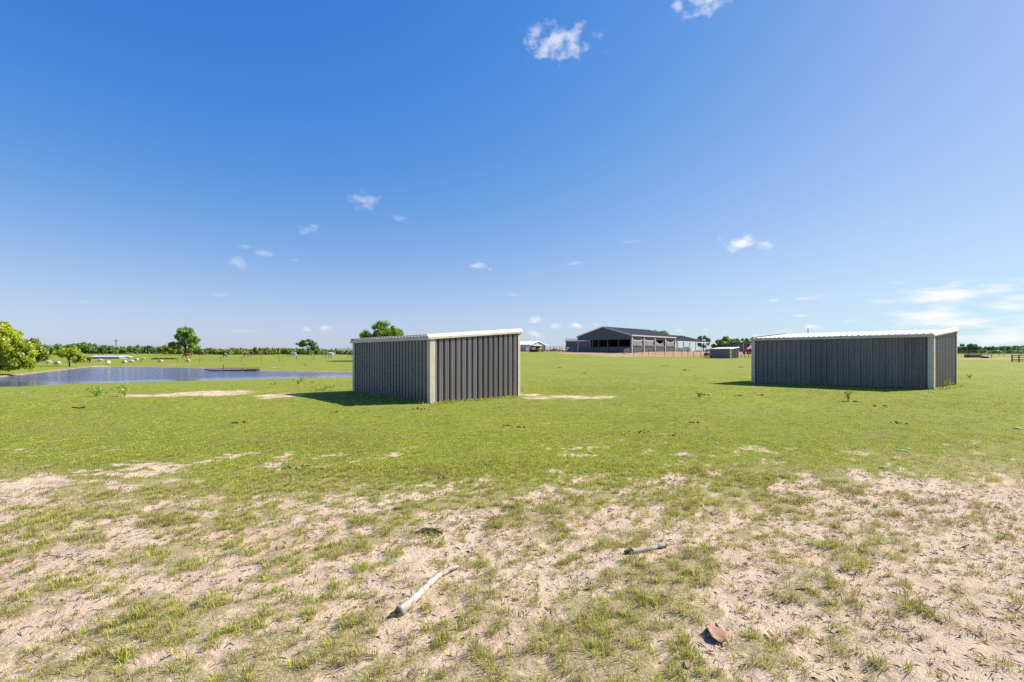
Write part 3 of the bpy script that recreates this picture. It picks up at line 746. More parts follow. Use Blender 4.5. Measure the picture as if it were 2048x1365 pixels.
# dark annex left of the barn
simple_building('annex_barn', atd(1131.5, 172, -.1), R(-8), 16, 12, 3.95, 5.0, 'barnwall', 'roof', 'cream', 'dark blue grey metal building with pale roof behind the left end of the big barn', 'barn')
# white barn far left of it, gable and open lean-to towards us
def white_barn():
    # ridge runs away to the left; the gable at x = 0 looks right of the camera
    p = atd(1060, 180, -.05)
    root = tag(empty('white_barn', p, R(143)), 'far white barn with bright metal roof and three small dark gable vents', 'barn')
    L, W, ze, zr_ = 26, 10.8, 2.7, 4.1
    y0, y1 = -W, 0.0
    gable_roof(root, 0, L, y0, y1, ze, zr_, M['white'], M['white'], .25, .1)
    gab = lambda f: ze + (zr_ - ze) * (1 - abs(2 * f - 1)) - .12
    ribbed_wall(root, 'gable_wall', M['whitewall'], 0, y1, 0, y0, 2.35, gab, .9)
    ribbed_wall(root, 'side_wall', M['whitewall'], L, y1, 0, y1, -1, ze - .1, .9)
    ribbed_wall(root, 'side_wall', M['whitewall'], 0, y0, L, y0, -1, ze - .1, .9)
    ribbed_wall(root, 'inner_wall', M['inner'], 6, y1 - .2, 6, y0 + .2, -1, ze - .1, .9)
    for y in (y0 + .15, -7.3, -.15): MB().box(-.1, y - .1, -1, .1, y + .1, 2.34).build('post', M['white'], root)
    ym = (y0 + y1) / 2
    for dy, z in ((-1.5, 3.0), (0, 3.45), (1.5, 3.0)): MB().box(-.13, ym + dy - .25, z, -.035, ym + dy + .25, z + .42).build('vent', M['black'], root)
    MB().box(7.5, y1 + .035, 1.7, 8.1, y1 + .09, 2.2).build('window', M['black'], root)
    MB().extr([(.6, y0 + 1.0, -.6), (.6, y0 + 5.5, -.6), (.6, y0 + 5.0, .5), (.6, y0 + 3.2, 1.9), (.6, y0 + 1.0, 2.1)], (3.5, 0, 0)).build('hay_stack', M['hay'], root)
    MB().box(-2.3, y1 - 5.4, 1.95, -.12, y1 + .3, 2.05).build('lean_to_roof', M['rust'], root)
    for y in (y1 - 5.2, y1 + .1): MB().box(-2.2, y - .08, -1, -2.05, y + .08, 1.95).build('lean_to_post', M['rust'], root)
white_barn()
# dark open shed behind the small loafing shed
def open_shed():
    p = atd(1470, 158, -.1)
    root = tag(empty('open_shed', p, R(12)), 'dark open fronted shed behind the red tractor', 'shed')
    MB().hexa([(-.3, -.4, 3.0), (8.5, -.4, 3.3), (8.5, 5, 2.8), (-.3, 5, 2.6), (-.3, -.4, 3.12), (8.5, -.4, 3.42), (8.5, 5, 2.92), (-.3, 5, 2.72)]).build('roof', M['rust'], root)
    ribbed_wall(root, 'side_wall', M['barnwall'], 0, 4.8, 0, 0, -.5, 2.65); ribbed_wall(root, 'front_wall', M['barnwall'], 0, 0, 3.0, 0, -.5, 2.9)
    ribbed_wall(root, 'back_wall', M['barntaupe'], 8.2, 4.6, 0, 4.6, -.5, 2.55)
    for x in (3.1, 5.6, 8.2): MB().box(x - .09, -.1, -.5, x + .09, .08, 3.0).build('post', M['cream'], root)
open_shed()
# low buildings on the far left and in the gap
simple_building('low_shed', hit(182, 717.5), R(-4), 9.0, 4, .35, .8, 'bluegrey', 'bluegrey', 'bluegrey', 'long low pale metal roof at the foot of the far wood, left', 'shed')
simple_building('far_house', atd(674, 300, -.1), R(8), 12, 7, 1.6, 2.9, 'barntaupe', 'roof', 'white', 'far low grey roofed building left of the nearest shed', 'building')

# ------------------------------------------------------------------ fences
def fence(name, pts, hgt, label, mpost, mrail, rails, rp=.05, rr=.03, group=None, sq=False):
    base = pts[0]; root = tag(empty(name, base), label, 'fence', group)
    top = []
    pm = MB().box(-rp, -rp, -.4, rp, rp, hgt).mesh('post', M[mpost]) if sq else MB().tube([(0, 0, -.4), (0, 0, hgt)], rp, 6).mesh('post', M[mpost])
    for p in pts: part('post', pm, root, p - base)
    for h in rails:
        mb = MB()
        mb.tube([p - base + Vector((0, 0, h)) for p in pts], rr, 5); mb.build('rail' if rr > .012 else 'wire', M[mrail], root)
    return root
fence('wire_fence', [hit(px, py) for px, py in ((60, 727), (135, 728), (212, 727.5), (282, 727), (355.5, 726), (399.5, 726), (441, 725.5), (483, 725), (522.5, 724), (558, 722.5), (593, 720.5), (628, 720), (662, 719), (694.5, 718), (730, 717))],
      1.25, 'thin wire fence on dark steel posts crossing the far pasture beyond the pond', 'rust', 'wire', (1.15, .8, .45), .05, .009)
fence('pipe_fence', [hit(px, py) for px, py in ((1267, 712), (1284.5, 711.8), (1297, 711.5), (1310, 712), (1329.5, 714.5), (1346.5, 714.8), (1364, 715), (1376, 715), (1387, 715), (1401, 715.4), (1412, 715.6))],
      1.45, 'brown pipe fence along the dirt yard in front of the big barn', 'rust', 'rust', (1.42, .95, .5), .045, .028)
fence('yard_fence', [hit(px, py) for px, py in ((1474, 716), (1482, 716), (1489, 716.5), (1497, 716.5), (1506, 716.5), (1520, 716.5))],
      1.3, 'short pipe fence between the small shed and the red tractor', 'rust', 'rust', (1.27, .8, .4), .045, .028)
fence('ramp_fence', [Vector((28.5, 122.5, g1(28.5, 122.5))), Vector((29.9, 125.0, g1(29.9, 125.0))), Vector((31.2, 127.6, g1(31.2, 127.6)))],
      1.2, 'dark rail fence climbing to the near corner of the big barn', 'inner', 'inner', (1.18, .75, .35), .06, .045)
fence('ramp_fence', [Vector((15.6, 137, g1(15.6, 137))), Vector((17.2, 138.5, g1(17.2, 138.5))), Vector((19.0, 140.0, g1(19, 140)))],
      1.2, 'pale rail fence at the left corner of the big barn', 'cream', 'cream', (1.18, .75, .35), .06, .045)
def corral(pxs, d, label, m, h, dz=0):
    pts = [atd(px, d + (i % 2) * .6) for i, px in enumerate(pxs)]
    return fence('corral_panel', pts, h, label, m, m, [h * k for k in (.98, .78, .58, .38, .2)], .06, .04)
corral((1101, 1107, 1113, 1119, 1125, 1131), 150, 'red pipe corral panels between white barn and big barn', 'redpaint', 1.75)
corral((1052, 1058, 1064, 1071), 148, 'grey pipe panels in front of the white barn', 'cream', 1.3)
corral((1084, 1089, 1094, 1099.5), 152, 'weathered pipe panels right of the yellow mower', 'inner', 1.5)
corral((1038, 1044, 1050.5), 146, 'brown pipe gate just right of the nearest shed', 'rust', 1.35)
fence('board_fence', [hit(px, py) for px, py in ((2024, 724.5), (2038, 724.8), (2055, 725), (2075, 725.5))], 1.15, 'black board fence entering at the right edge of the pasture', 'black', 'black', (1.0, .7, .4, .18), .08, .05)
fence('far_pipe_fence', [hit(px, py) for px, py in ((1914, 712.5), (1938, 712.5), (1963, 712.4), (1986, 712.2), (1998, 712), (2008, 712), (2043, 711.5), (2070, 711.5))], 1.5, 'long thin pipe fence below the wooded hill at right', 'rust', 'wire', (1.45, .95, .45), .06, .022)

# ------------------------------------------------------------------ poles
def pole(p, h, label, arm=True):
    root = tag(empty('utility_pole', p), label, 'pole')
    MB().tube([(0, 0, -.5), (0, 0, h * .5), (0, 0, h)], [.17, .15, .11], 8).build('shaft', M['pole'], root)
    if arm:
        MB().box(-1.1, -.06, h - .75, 1.1, .06, h - .6).build('crossarm', M['pole'], root)
        for x in (-1, -.4, .4, 1): MB().tube([(x, 0, h - .6), (x, 0, h - .4)], .05, 6).build('insulator', M['white'], root)
        MB().tube([(.28, -.2, h - 2.2), (.28, -.2, h - 1.2)], .22, 8).build('transformer', M['curtain'], root)
    return root
pole(atd(232, 205), 6.6, 'utility pole with crossarm standing before the left wood')
pole(atd(206, 190), 3.4, 'short thin pole left of the utility pole', False)
pole(atd(1616, 170), 8.6, 'bare pole top rising behind the roof of the right shed', False)

# ------------------------------------------------------------------ trees
def leaf_cloud(name, centres, radii, nper, size, m, parent, flat=.75, seed=0, droop=0.0):
    """crown of small leaf faces spread through clumps"""
    q = np.random.default_rng(seed); V = []; T = []
    for (c, r, k) in zip(centres, radii, nper):
        u = q.normal(size=(k, 3)); u /= np.linalg.norm(u, axis=1)[:, None] + 1e-9
        rad = q.random(k) ** .42
        p = np.array(c) + u * rad[:, None] * np.array([r, r, r * flat])
        n = u + q.normal(size=(k, 3)) * .7 + np.array([0, 0, .35]); n /= np.linalg.norm(n, axis=1)[:, None]
        a = np.cross(n, q.normal(size=(k, 3))); a /= np.linalg.norm(a, axis=1)[:, None] + 1e-9
        if droop: a = a * (1 - droop) + np.array([0, 0, -1.0]) * droop; a /= np.linalg.norm(a, axis=1)[:, None]
        b = np.cross(n, a)
        s = size * q.uniform(.6, 1.3, k)[:, None]
        V.append(np.stack([p - a * s, p + b * s * .55, p + a * s, p - b * s * .55], 1).reshape(-1, 3))
        base = q.uniform(.2, .8)
        T.append(np.repeat(np.clip(base + q.normal(size=k) * .2, 0, 1), 4))
    V = np.concatenate(V); T = np.concatenate(T); nf = len(V) // 4
    me = bpy.data.meshes.new(name); me.vertices.add(len(V)); me.vertices.foreach_set('co', V.ravel())
    me.loops.add(nf * 4); me.loops.foreach_set('vertex_index', np.arange(nf * 4, dtype=np.int32))
    me.polygons.add(nf); me.polygons.foreach_set('loop_start', (np.arange(nf) * 4).astype(np.int32))
    me.update(calc_edges=True)
    at = me.attributes.new('tint', 'FLOAT', 'POINT'); at.data.foreach_set('value', T.astype(np.float32))
    me.materials.append(m)
    return link(bpy.data.objects.new(name, me), parent)
def tree(p, h, w, label, m, trunk=.3, bottom=.25, clumps=46, per=130, leaf=.24, seed=1, lobes=None, group=None, name='oak_tree', droop=0.0, clump_r=.17, lean=0.0):
    """lobes: list of (x, z, rx, rz) in units of height; the crown fills those ellipsoids"""
    q = random.Random(seed); root = tag(empty(name, p), label, 'tree', group)
    lobes = lobes or [(0, .62, w / 2 / h, .38)]
    cs, rs, ks = [], [], []
    top = h * bottom * 1.15
    mb = MB(); mb.tube([(0, 0, -.3), (lean * .3, .05 * h * .02, top * .5), (lean, 0, top), (lean * 1.4, .1, h * .62)], [trunk * 1.25, trunk, trunk * .85, trunk * .35], 8, .06)
    mb.build('trunk', M['bark'], root, True)
    for lx, lz, rx, rz in lobes:
        n = max(4, int(clumps * rx * rz / sum(a[2] * a[3] for a in lobes)))
        for i in range(n):
            while True:
                a = Vector((q.uniform(-1, 1), q.uniform(-1, 1), q.uniform(-1, 1)))
                if .30 < a.length < 1: break
            a = a.normalized() * a.length ** .5
            c = Vector((lx * h + a.x * rx * h * .86, a.y * rx * h * .8, lz * h + a.z * rz * h * .86))
            cs.append(c); rs.append(h * clump_r * q.uniform(.65, 1.15) * (.6 + .8 * min(rx, rz))); ks.append(int(per * q.uniform(.7, 1.3)))
    limbs = q.sample(cs, min(11, len(cs)))
    for c in limbs:
        s = Vector((lean, 0, top * q.uniform(.85, 1.05))); mid = s.lerp(c, .5) + Vector((0, 0, -.03 * h))
        MB().tube([s, mid, c], [trunk * .45, trunk * .28, trunk * .08], 6).build('limb', M['bark'], root, True)
    leaf_cloud('crown', cs, rs, ks, leaf, m, root, .8, seed, droop)
    return root
tree(hit(371, 711.5), 10.7, 11, 'tall spreading oak alone in the pasture behind the chestnut horse', M['oakleaf'], .32, .2, 130, 95, .24, 4,
     [(.02, .76, .26, .21), (-.10, .58, .26, .2), (-.30, .34, .24, .13), (.28, .36, .22, .17), (.20, .56, .26, .2)], None, 'oak_tree', 0, .115)
tree(hit(616, 711), 6.2, 8.2, 'small umbrella shaped oak on the far rise near the grey horse', M['farleaf'], .2, .3, 70, 95, .22, 8, [(.0, .74, .56, .20), (.38, .42, .24, .24), (-.42, .66, .28, .14)], None, 'oak_tree', 0, .12)
tree(atd(768, 112), 9.2, 10, 'bright green tree rising behind the nearest shed', M['oakleaf'], .3, .3, 130, 120, .2, 12, [(.02, .77, .33, .22), (-.36, .60, .26, .16), (.26, .64, .25, .18), (-.05, .45, .5, .2)], None, 'oak_tree', 0, .12)
tree(atd(-14, 57), 6.9, 8, 'yellow green willow cut off by the left edge, by the pond', M['yellowleaf'], .25, .25, 230, 120, .14, 16, [(-.1, .68, .36, .34), (.16, .62, .28, .26), (.36, .46, .26, .24), (.10, .28, .36, .24), (.46, .22, .22, .2), (.56, .36, .12, .16)], None, 'willow_tree', .55, .11)
tree(atd(38, 88), 5.8, 7, 'dull green tree just behind the yellow willow', M['bushleaf'], .2, .3, 60, 120, .2, 18, [(.1, .62, .55, .32), (.5, .42, .35, .3)], None, 'broadleaf_tree', .2)
tree(hit(139, 733.5), 3.7, 5.6, 'small yellow green willow leaning at the far pond edge', M['yellowleaf'], .11, .3, 50, 120, .15, 20, [(.0, .72, .62, .25), (.5, .42, .28, .3), (-.45, .66, .35, .16)], None, 'willow_tree', .3, .17, -.1)
tree(atd(1318, 176), 7.9, 9, 'leafy tree top showing above the far end of the barn roof', M['oakleaf'], .3, .3, 60, 110, .28, 22)
tree(atd(1452, 196), 6.4, 11, 'broad round tree behind the small distant shed', M['oakleaf'], .3, .2, 100, 120, .26, 24, [(-.1, .56, .62, .42), (.62, .5, .42, .36), (-.5, .42, .4, .34)])
tree(atd(1407, 205), 7.4, 6, 'thin grey green tree beyond the open stalls', M['greyleaf'], .22, .3, 40, 70, .24, 26, [(0, .6, .42, .36)], None, 'broadleaf_tree', 0, .13)
tree(atd(1490, 190), 5.8, 5, 'sparse grey green tree over the dark open shed', M['greyleaf'], .18, .3, 30, 70, .22, 28, [(0, .62, .42, .36)], None, 'broadleaf_tree', 0, .13)
tree(atd(1938, 300), 7.0, 16, 'round dense tree at the left end of the wooded hill', M['rightleaf'], .4, .1, 90, 110, .42, 30, [(0, .45, .95, .5), (.8, .3, .6, .35), (-.6, .3, .6, .34)], None, 'broadleaf_tree', 0, .2)

def wood(name, label, spec, m, seed, leaf):
    """a far belt of trees that reads as one mass; spec: (photo x, distance, height, radius)"""
    q = random.Random(seed); cs, rs, ks = [], [], []
    for px, d, h, r in spec:
        p = atd(px, d)
        for j in range(4):
            rr = r * q.uniform(.55, .95)
            cs.append((p.x + q.uniform(-r, r) * .8, p.y + q.uniform(-r, r) * .6, p.z + (h - rr) * (q.uniform(.15, 1) if j else 1.0))); rs.append(rr); ks.append(q.randint(90, 150))
    o = leaf_cloud(name, cs, rs, ks, leaf, m, None, .95, seed)
    o['kind'] = 'stuff'; o['label'] = label
    return o
q_ = random.Random(9)
top_l = lambda px: np.interp(px, [-400, 0, 90, 160, 175, 200, 230, 330, 345, 400, 500, 520, 600, 720], [686, 690, 689, 686, 683, 690, 691.5, 691, 692, 695.5, 696, 694, 697.5, 700])
spec = []
for px in np.arange(-420, 350, 6.5):
    d = q_.uniform(235, 262); g = atd(px, d).z; zt = EYE + (HY - top_l(px) - q_.uniform(-1.0, 2.5)) * d / FPX
    spec.append((px + q_.uniform(-2, 2), d, max(1.5, zt - g), q_.uniform(1.6, 2.7)))
wood('far_wood', 'dense dark green wood along the left horizon', spec, M['farleaf'], 3, .5)
spec = []
for px in np.arange(325, 735, 5.5):
    d = q_.uniform(196, 214); g = atd(px, d).z; zt = EYE + (HY - top_l(px) - q_.uniform(-1.2, 3.5)) * d / FPX
    spec.append((px + q_.uniform(-2, 2), d, max(1.1, zt - g), q_.uniform(1.0, 1.7)))
wood('far_scrub', 'low yellowish scrub line behind the grazing horses', spec, M['bushleaf'], 4, .36)
spec = []
for px in np.arange(560, 1180, 7):
    d = q_.uniform(380, 420); g = atd(px, d).z; zt = EYE + (HY - 697.5 - q_.uniform(-1.5, 2.5)) * d / FPX
    spec.append((px, d, max(2, zt - g), q_.uniform(2, 3.6)))
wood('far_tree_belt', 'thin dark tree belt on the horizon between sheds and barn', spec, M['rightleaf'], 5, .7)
spec = []
for px in np.arange(1380, 1930, 8):
    d = q_.uniform(380, 420); g = atd(px, d).z; zt = EYE + (HY - 699.5 - q_.uniform(-1.5, 2)) * d / FPX
    spec.append((px, d, max(2, zt - g), q_.uniform(2, 3.2)))
for px in np.arange(1900, 2700, 6):
    for d0, t0 in ((420, 692.5), (340, 700)):
        d = d0 + q_.uniform(-20, 20); g = atd(px, d).z; zt = EYE + (HY - t0 + (2.5 * sstep(1960, 2100, px) if d0 == 420 else 0) - q_.uniform(-1, 2.5)) * d / FPX
        spec.append((px, d, max(1.6, zt - g), q_.uniform(1.8, 3.0)))
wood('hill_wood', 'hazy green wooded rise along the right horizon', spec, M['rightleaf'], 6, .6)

# ------------------------------------------------------------------ animals
def skin_mesh(name, V, E, Rr, m, root=0, sub=2):
    me = bpy.data.meshes.new(name); me.from_pydata(V, E, [])
    o = bpy.data.objects.new(name, me); COL.objects.link(o)
    md = o.modifiers.new('s', 'SKIN'); md.use_smooth_shade = True
    for i, r in enumerate(Rr):
        sv_ = me.skin_vertices[0].data[i]; sv_.radius = (r, r) if not hasattr(r, '__len__') else r; sv_.use_root = (i == root)
    ss = o.modifiers.new('u', 'SUBSURF'); ss.levels = sub; ss.render_levels = sub
    dg = bpy.context.evaluated_depsgraph_get(); dg.update()
    res = bpy.data.meshes.new_from_object(o.evaluated_get(dg)); res.name = name
    bpy.data.objects.remove(o, do_unlink=True)
    res.materials.clear(); res.materials.append(m); res.shade_smooth()
    return res
def horse_mesh(m, graze=True):
    V = [(-.50, 0, 1.22), (-.72, 0, 1.18), (-.1, 0, 1.14), (.30, 0, 1.16), (.52, 0, 1.20)]
    Rr = [.27, .2, .31, .29, .24]; E = [(1, 0), (0, 2), (2, 3), (3, 4)]
    if graze: N = [(.80, 0, 1.02, .17), (1.02, 0, .72, .135), (1.16, 0, .44, .125), (1.25, 0, .26, .10), (1.33, 0, .08, .065)]
    else: N = [(.74, 0, 1.40, .17), (.92, 0, 1.62, .14), (1.02, 0, 1.76, .12), (1.20, 0, 1.64, .10), (1.38, 0, 1.48, .068)]
    k = 4
    for x, y, z, r in N:
        V.append((x, y, z)); Rr.append(r); E.append((k, len(V) - 1)); k = len(V) - 1
    poll = len(V) - 3
    for s in (-1, 1):
        pz = V[poll]; V.append((pz[0] + (-.10 if graze else -.02), s * .07, pz[2] + (.12 if graze else .16))); Rr.append(.028); E.append((poll, len(V) - 1))
        step = .14 * s
        b = 3
        for x, y, z, r in ((.36, .17, .86, .125), (.38 + step * .6, .18, .52, .066), (.38 + step, .18, .14, .042), (.42 + step, .18, .03, .06)):
            V.append((x, s * y, z)); Rr.append(r); E.append((b, len(V) - 1)); b = len(V) - 1
        b = 0
        for x, y, z, r in ((-.46, .17, .90, .17), (-.68 - step * .5, .17, .54, .075), (-.64 - step, .17, .15, .046), (-.59 - step, .17, .03, .06)):
            V.append((x, s * y, z)); Rr.append(r); E.append((b, len(V) - 1)); b = len(V) - 1
    return skin_mesh('body', V, E, Rr, m)
HM = {}
def horse(px, py, rz, coatname, label, mane='mane_dark', scale=1.0, graze=True):
    key = (coatname, graze)
    if key not in HM: HM[key] = horse_mesh(M[coatname], graze)
    root = tag(empty('horse', hit(px, py), rz), label, 'horse', 'horses grazing beyond the pond'); root.scale = (scale,) * 3
    part('body', HM[key], root)
    MB().tube([(-.88, 0, 1.26), (-.99, 0, 1.02), (-1.0, 0, .7), (-.97, 0, .42)], [.05, .075, .07, .02], 7).build('tail', M[mane], root, True)
    cr = [(.56, 0, 1.40), (.86, 0, 1.14), (1.06, 0, .86), (1.14, 0, .62)] if graze else [(.52, 0, 1.46), (.66, 0, 1.60), (.82, 0, 1.78), (.94, 0, 1.90)]
    MB().tube(cr, [.05, .06, .06, .03], 6).build('mane', M[mane], root, True)
    return root
A = math.pi
horse(375, 717.5, A + .25, 'chestnut', 'chestnut horse grazing nearest the tall oak, closest of the reddish ones', 'mane_dark', 1.12)
horse(406, 712.5, A - .1, 'chestnut', 'smaller chestnut horse grazing farther right of the tall oak')
horse(450, 715.7, A - .6, 'pinto', 'black and white horse head down, left of the brown group')
horse(493, 715, .2, 'brown', 'largest brown horse of the group in mid pasture, grazing to the right')
horse(502.5, 712, -.4, 'bay', 'bay horse half hidden behind the largest brown horse')
horse(516, 711.2, A, 'bay', 'bay horse in the far row, middle of the brown group')
horse(531, 711.2, A + .2, 'brown', 'rightmost brown horse of the far row')
horse(588, 714, -.35, 'greycoat', 'pale grey horse left of the small umbrella shaped oak', 'mane_pale', .95)
horse(661, 716, A + .15, 'greycoat', 'large pale grey horse grazing left of the nearest shed', 'mane_pale', 1.12)
horse(706, 714.5, A, 'pinto', 'black and white horse half hidden behind the nearest shed')
horse(175, 726.5, A - .2, 'darkbay', 'dark bay horse behind the small leaning willow')
# sheep
def sheep_mesh():
    V = [(-.28, 0, .52), (-.42, 0, .54), (0, 0, .54), (.28, 0, .53), (.42, 0, .50), (.54, 0, .36)]
    Rr = [.25, .2, .27, .24, .16, .10]; E = [(1, 0), (0, 2), (2, 3), (3, 4), (4, 5)]
    for s in (-1, 1):
        for b, x in ((3, .24), (0, -.26)):
            k = b
            for z, r in ((.30, .07), (.14, .038), (.02, .04)):
                V.append((x, s * .12, z)); Rr.append(r); E.append((k, len(V) - 1)); k = len(V) - 1
    return skin_mesh('body', V, E, Rr, M['wool'])
def sheephead():
    V = [(.56, 0, .34), (.62, 0, .26), (.68, 0, .13), (.53, .10, .38), (.53, -.10, .38)]
    return skin_mesh('head', V, [(0, 1), (1, 2), (0, 3), (0, 4)], [.09, .085, .05, .025, .025], M['sheepface'])
SB, SH = sheep_mesh(), sheephead()
tails = MB().tube([(-.58, 0, .62), (-.66, 0, .5), (-.66, 0, .34)], [.05, .05, .03], 6).mesh('tail', M['wool'], True)
def sheep(px, py, rz, label, scale=1.12):
    root = tag(empty('sheep', hit(px, py), rz), label, 'sheep', 'sheep grazing beyond the pond'); root.scale = (scale,) * 3
    part('body', SB, root); part('head', SH, root); part('tail', tails, root)
sheep(97, 729, .3, 'pale sheep nearest the left willow'); sheep(115, 731.5, A, 'sheep just left of the small leaning willow'); sheep(200, 724.5, .2, 'sheep just right of the dark bay horse')
sheep(217, 730, -1.2, 'sheep closest to the far pond bank, below the utility pole'); sheep(249, 729, A - .3, 'plump cream sheep right of the utility pole, leftmost of a close pair')
sheep(263, 727, .4, 'smaller cream sheep, rightmost of a close pair'); sheep(273, 723, A, 'pale sheep behind the close pair'); sheep(286.5, 721, .1, 'small far sheep left of the dark heap', .95)
sheep(321, 726.5, A, 'sheep grazing below the dark heap near the tall oak'); sheep(376, 725.5, A + .1, 'sheep with brownish head below the chestnut horse')
def cow():
    V = [(-.45, 0, .98), (-.66, 0, .98), (0, 0, .94), (.4, 0, .96), (.62, 0, .92), (.84, 0, .62), (.98, 0, .40), (1.06, 0, .22)]
    Rr = [.27, .2, .32, .28, .2, .13, .11, .08]; E = [(1, 0), (0, 2), (2, 3), (3, 4), (4, 5), (5, 6), (6, 7)]
    for s in (-1, 1):
        for b, x in ((3, .38), (0, -.48)):
            k = b
            for z, r in ((.6, .12), (.32, .06), (.03, .065)):
                V.append((x, s * .17, z)); Rr.append(r); E.append((k, len(V) - 1)); k = len(V) - 1
    root = tag(empty('calf', hit(1414, 715.3), A + .5), 'dark reddish brown animal standing at the left wall of the small distant shed', 'cow')
    part('body', skin_mesh('body', V, E, Rr, M['cowcoat']), root)
    MB().tube([(-.84, 0, 1.08), (-.92, 0, .8), (-.9, 0, .45)], [.04, .03, .05], 6).build('tail', M['mane_dark'], root, True)
cow()

# ------------------------------------------------------------------ machines and yard things
def wheel(root, x, y, r, w, m='rubber'):
    o = MB().tube([(x, y - w / 2, r), (x, y + w / 2, r)], r, 14).build('wheel', M[m], root, False)
    MB().tube([(x, y - w / 2 - .012, r), (x, y + w / 2 + .012, r)], r * .5, 10).build('rim', M['cream'], o, False)
def tractor(p, rz, m, label, cat, s=1.0, name='tractor'):
    root = tag(empty(name, p, rz), label, cat); root.scale = (s,) * 3
    mb = MB(); mb.hexa([(.2, -.35, .6), (1.7, -.3, .6), (1.7, .3, .6), (.2, .35, .6), (.2, -.35, 1.35), (1.65, -.28, 1.2), (1.65, .28, 1.2), (.2, .35, 1.35)]); mb.build('hood', M[m], root)
    MB().box(-.9, -.45, .55, .2, .45, .95).build('chassis', M[m], root)
    for sg in (-1, 1):
        MB().hexa([(-1.15, sg * .5, 1.1), (.05, sg * .5, 1.1), (.05, sg * .95, 1.1), (-1.15, sg * .95, 1.1), (-.95, sg * .5, 1.42), (-.15, sg * .5, 1.42), (-.15, sg * .95, 1.42), (-.95, sg * .95, 1.42)]).build('fender', M[m], root)
        wheel(root, -.55, sg * .75, .68, .36); wheel(root, 1.3, sg * .6, .4, .24)
    st = MB(); st.box(-.75, -.25, .95, -.25, .25, 1.1); st.box(-.85, -.25, 1.1, -.75, .25, 1.5); st.build('seat', M['black'], root)
    MB().tube([(.1, 0, 1.3), (-.1, 0, 1.55)], .03, 6).build('steering_column', M['black'], root)
    for sg in (-1, 1): MB().tube([(-.95, sg * .42, .9), (-.95, sg * .42, 2.2)], .04, 6).build('roll_bar', M['black'], root)
    return root
tractor(atd(1500, 124), R(200), 'redmachine', 'red tractor parked behind the left corner of the right shed', 'tractor', 1.0)
tractor(atd(1078.5, 138), R(10), 'yellow', 'small yellow mower parked before the white barn', 'mower', .62, 'mower')
def trough(p, rz, L, W, H, m, label, cat, name):
    root = tag(empty(name, p, rz), label, cat)
    MB().box(-L / 2, -W / 2, -.1, L / 2, W / 2, .12).build('bottom', M[m], root)
    for y in (-W / 2, W / 2): MB().box(-L / 2, y - .05, .123, L / 2, y + .05, H).build('side', M[m], root)
    for x in (-L / 2, L / 2): MB().box(x - .05, -W / 2 + .053, .123, x + .05, W / 2 - .053, H - .01).build('end', M[m], root)
    return root
trough(atd(1066, 137), .1, 2.0, .8, .75, 'black', 'low dark bin left of the yellow mower', 'bin', 'feed_bin')
trough(atd(1945, 116), R(4), 2.9, 1.3, .75, 'redpaint', 'low dark red open trailer box beside scrap in the right pasture', 'trailer', 'trailer_box')
trough(atd(1418, 150), .0, 1.8, 1.2, .7, 'teal', 'teal water tank at the right end of the open stalls', 'tank', 'water_tank')
def scrap(px, d, label):
    p = atd(px, d); root = tag(empty('scrap_frame', p, .1), label, 'scrap')
    for x in (-1.3, -.4, .6, 1.5): MB().tube([(x, 0, -.1), (x, 0, .85)], .05, 6).build('upright', M['black'], root)
    MB().tube([(-1.35, 0, .85), (1.55, 0, .85)], .05, 6).build('top_bar', M['black'], root)
    MB().blob((-.9, -.4, .25), (.8, .5, .35), 4, 2, .25).build('tarp_heap', M['curtain'], root); MB().blob((-.3, -.55, .15), (.5, .4, .25), 5, 2, .25).build('dark_heap', M['black'], root)
scrap(1971, 110, 'dark pipe frame and grey heap beside the red trailer box')
def heap():
    p = hit(328, 719); root = tag(empty('dark_heap', p, -.05), 'long low dark heap on the far pasture left of the tall oak', 'heap')
    mb = MB()
    for i in range(9): mb.blob((-3.2 + .8 * i, 0, .1), (.65, .4, .22 + .1 * (i % 2)), i, 2, .2)
    mb.build('mound', M['manure'], root)
heap()
def far_truck(px, d, label):
    root = tag(empty('parked_car', atd(px, d), .1), label, 'car')
    MB().extr([(-2.2, -.85, .35), (2.2, -.85, .35), (2.2, -.85, .95), (1.1, -.85, 1.0), (.5, -.85, 1.55), (-1.0, -.85, 1.6), (-1.6, -.85, 1.0), (-2.2, -.85, .95)], (0, 1.7, 0)).build('body', M['whitewall'], root)
    MB().extr([(-1.35, -.87, 1.03), (.85, -.87, 1.03), (.4, -.87, 1.48), (-.95, -.87, 1.52)], (0, 1.74, 0)).build('window', M['black'], root)
    for x in (-1.35, 1.35):
        for y in (-.78, .78): wheel(root, x, y, .36, .22)
far_truck(58, 180, 'pale vehicle half hidden behind the left willow')
# sunken dock in the pond
def dock():
    p = Vector((*onplane(458, 742, WATER), WATER)); root = tag(empty('dock', p, .02), 'half sunk dark dock with rust red posts in the pond', 'dock')
    k = p.y / FPX
    MB().hexa([(-1.2, -.15, -.1), (4.2, -.15, -.1), (4.2, .9, -.1), (-1.2, .9, -.1), (-1.2, -.15, .10), (4.2, -.15, .24), (4.2, .9, .26), (-1.2, .9, .14)]).build('deck', M['black'], root)
    MB().tube([(-3.9, .3, .16), (-2.4, -.05, .04), (-1.25, -.1, .08)], .07, 6).build('float_pipe', M['black'], root)
    MB().tube([(-3.9, .3, .20), (-.9, 1.4, .34), (3.8, 1.6, .36)], .05, 6).build('rail', M['inner'], root)
    MB().tube([(-2.2, .1, -.3), (-2.2, .1, .35)], .035, 6).build('stake', M['black'], root)
    MB().tube([(-.85, .0, -.4), (-.85, .0, .95)], .085, 8).build('post', M['redpaint'], root)
    MB().tube([(2.2, -.2, -.4), (2.2, -.2, .42)], .07, 8).build('post', M['redpaint'], root)
dock()

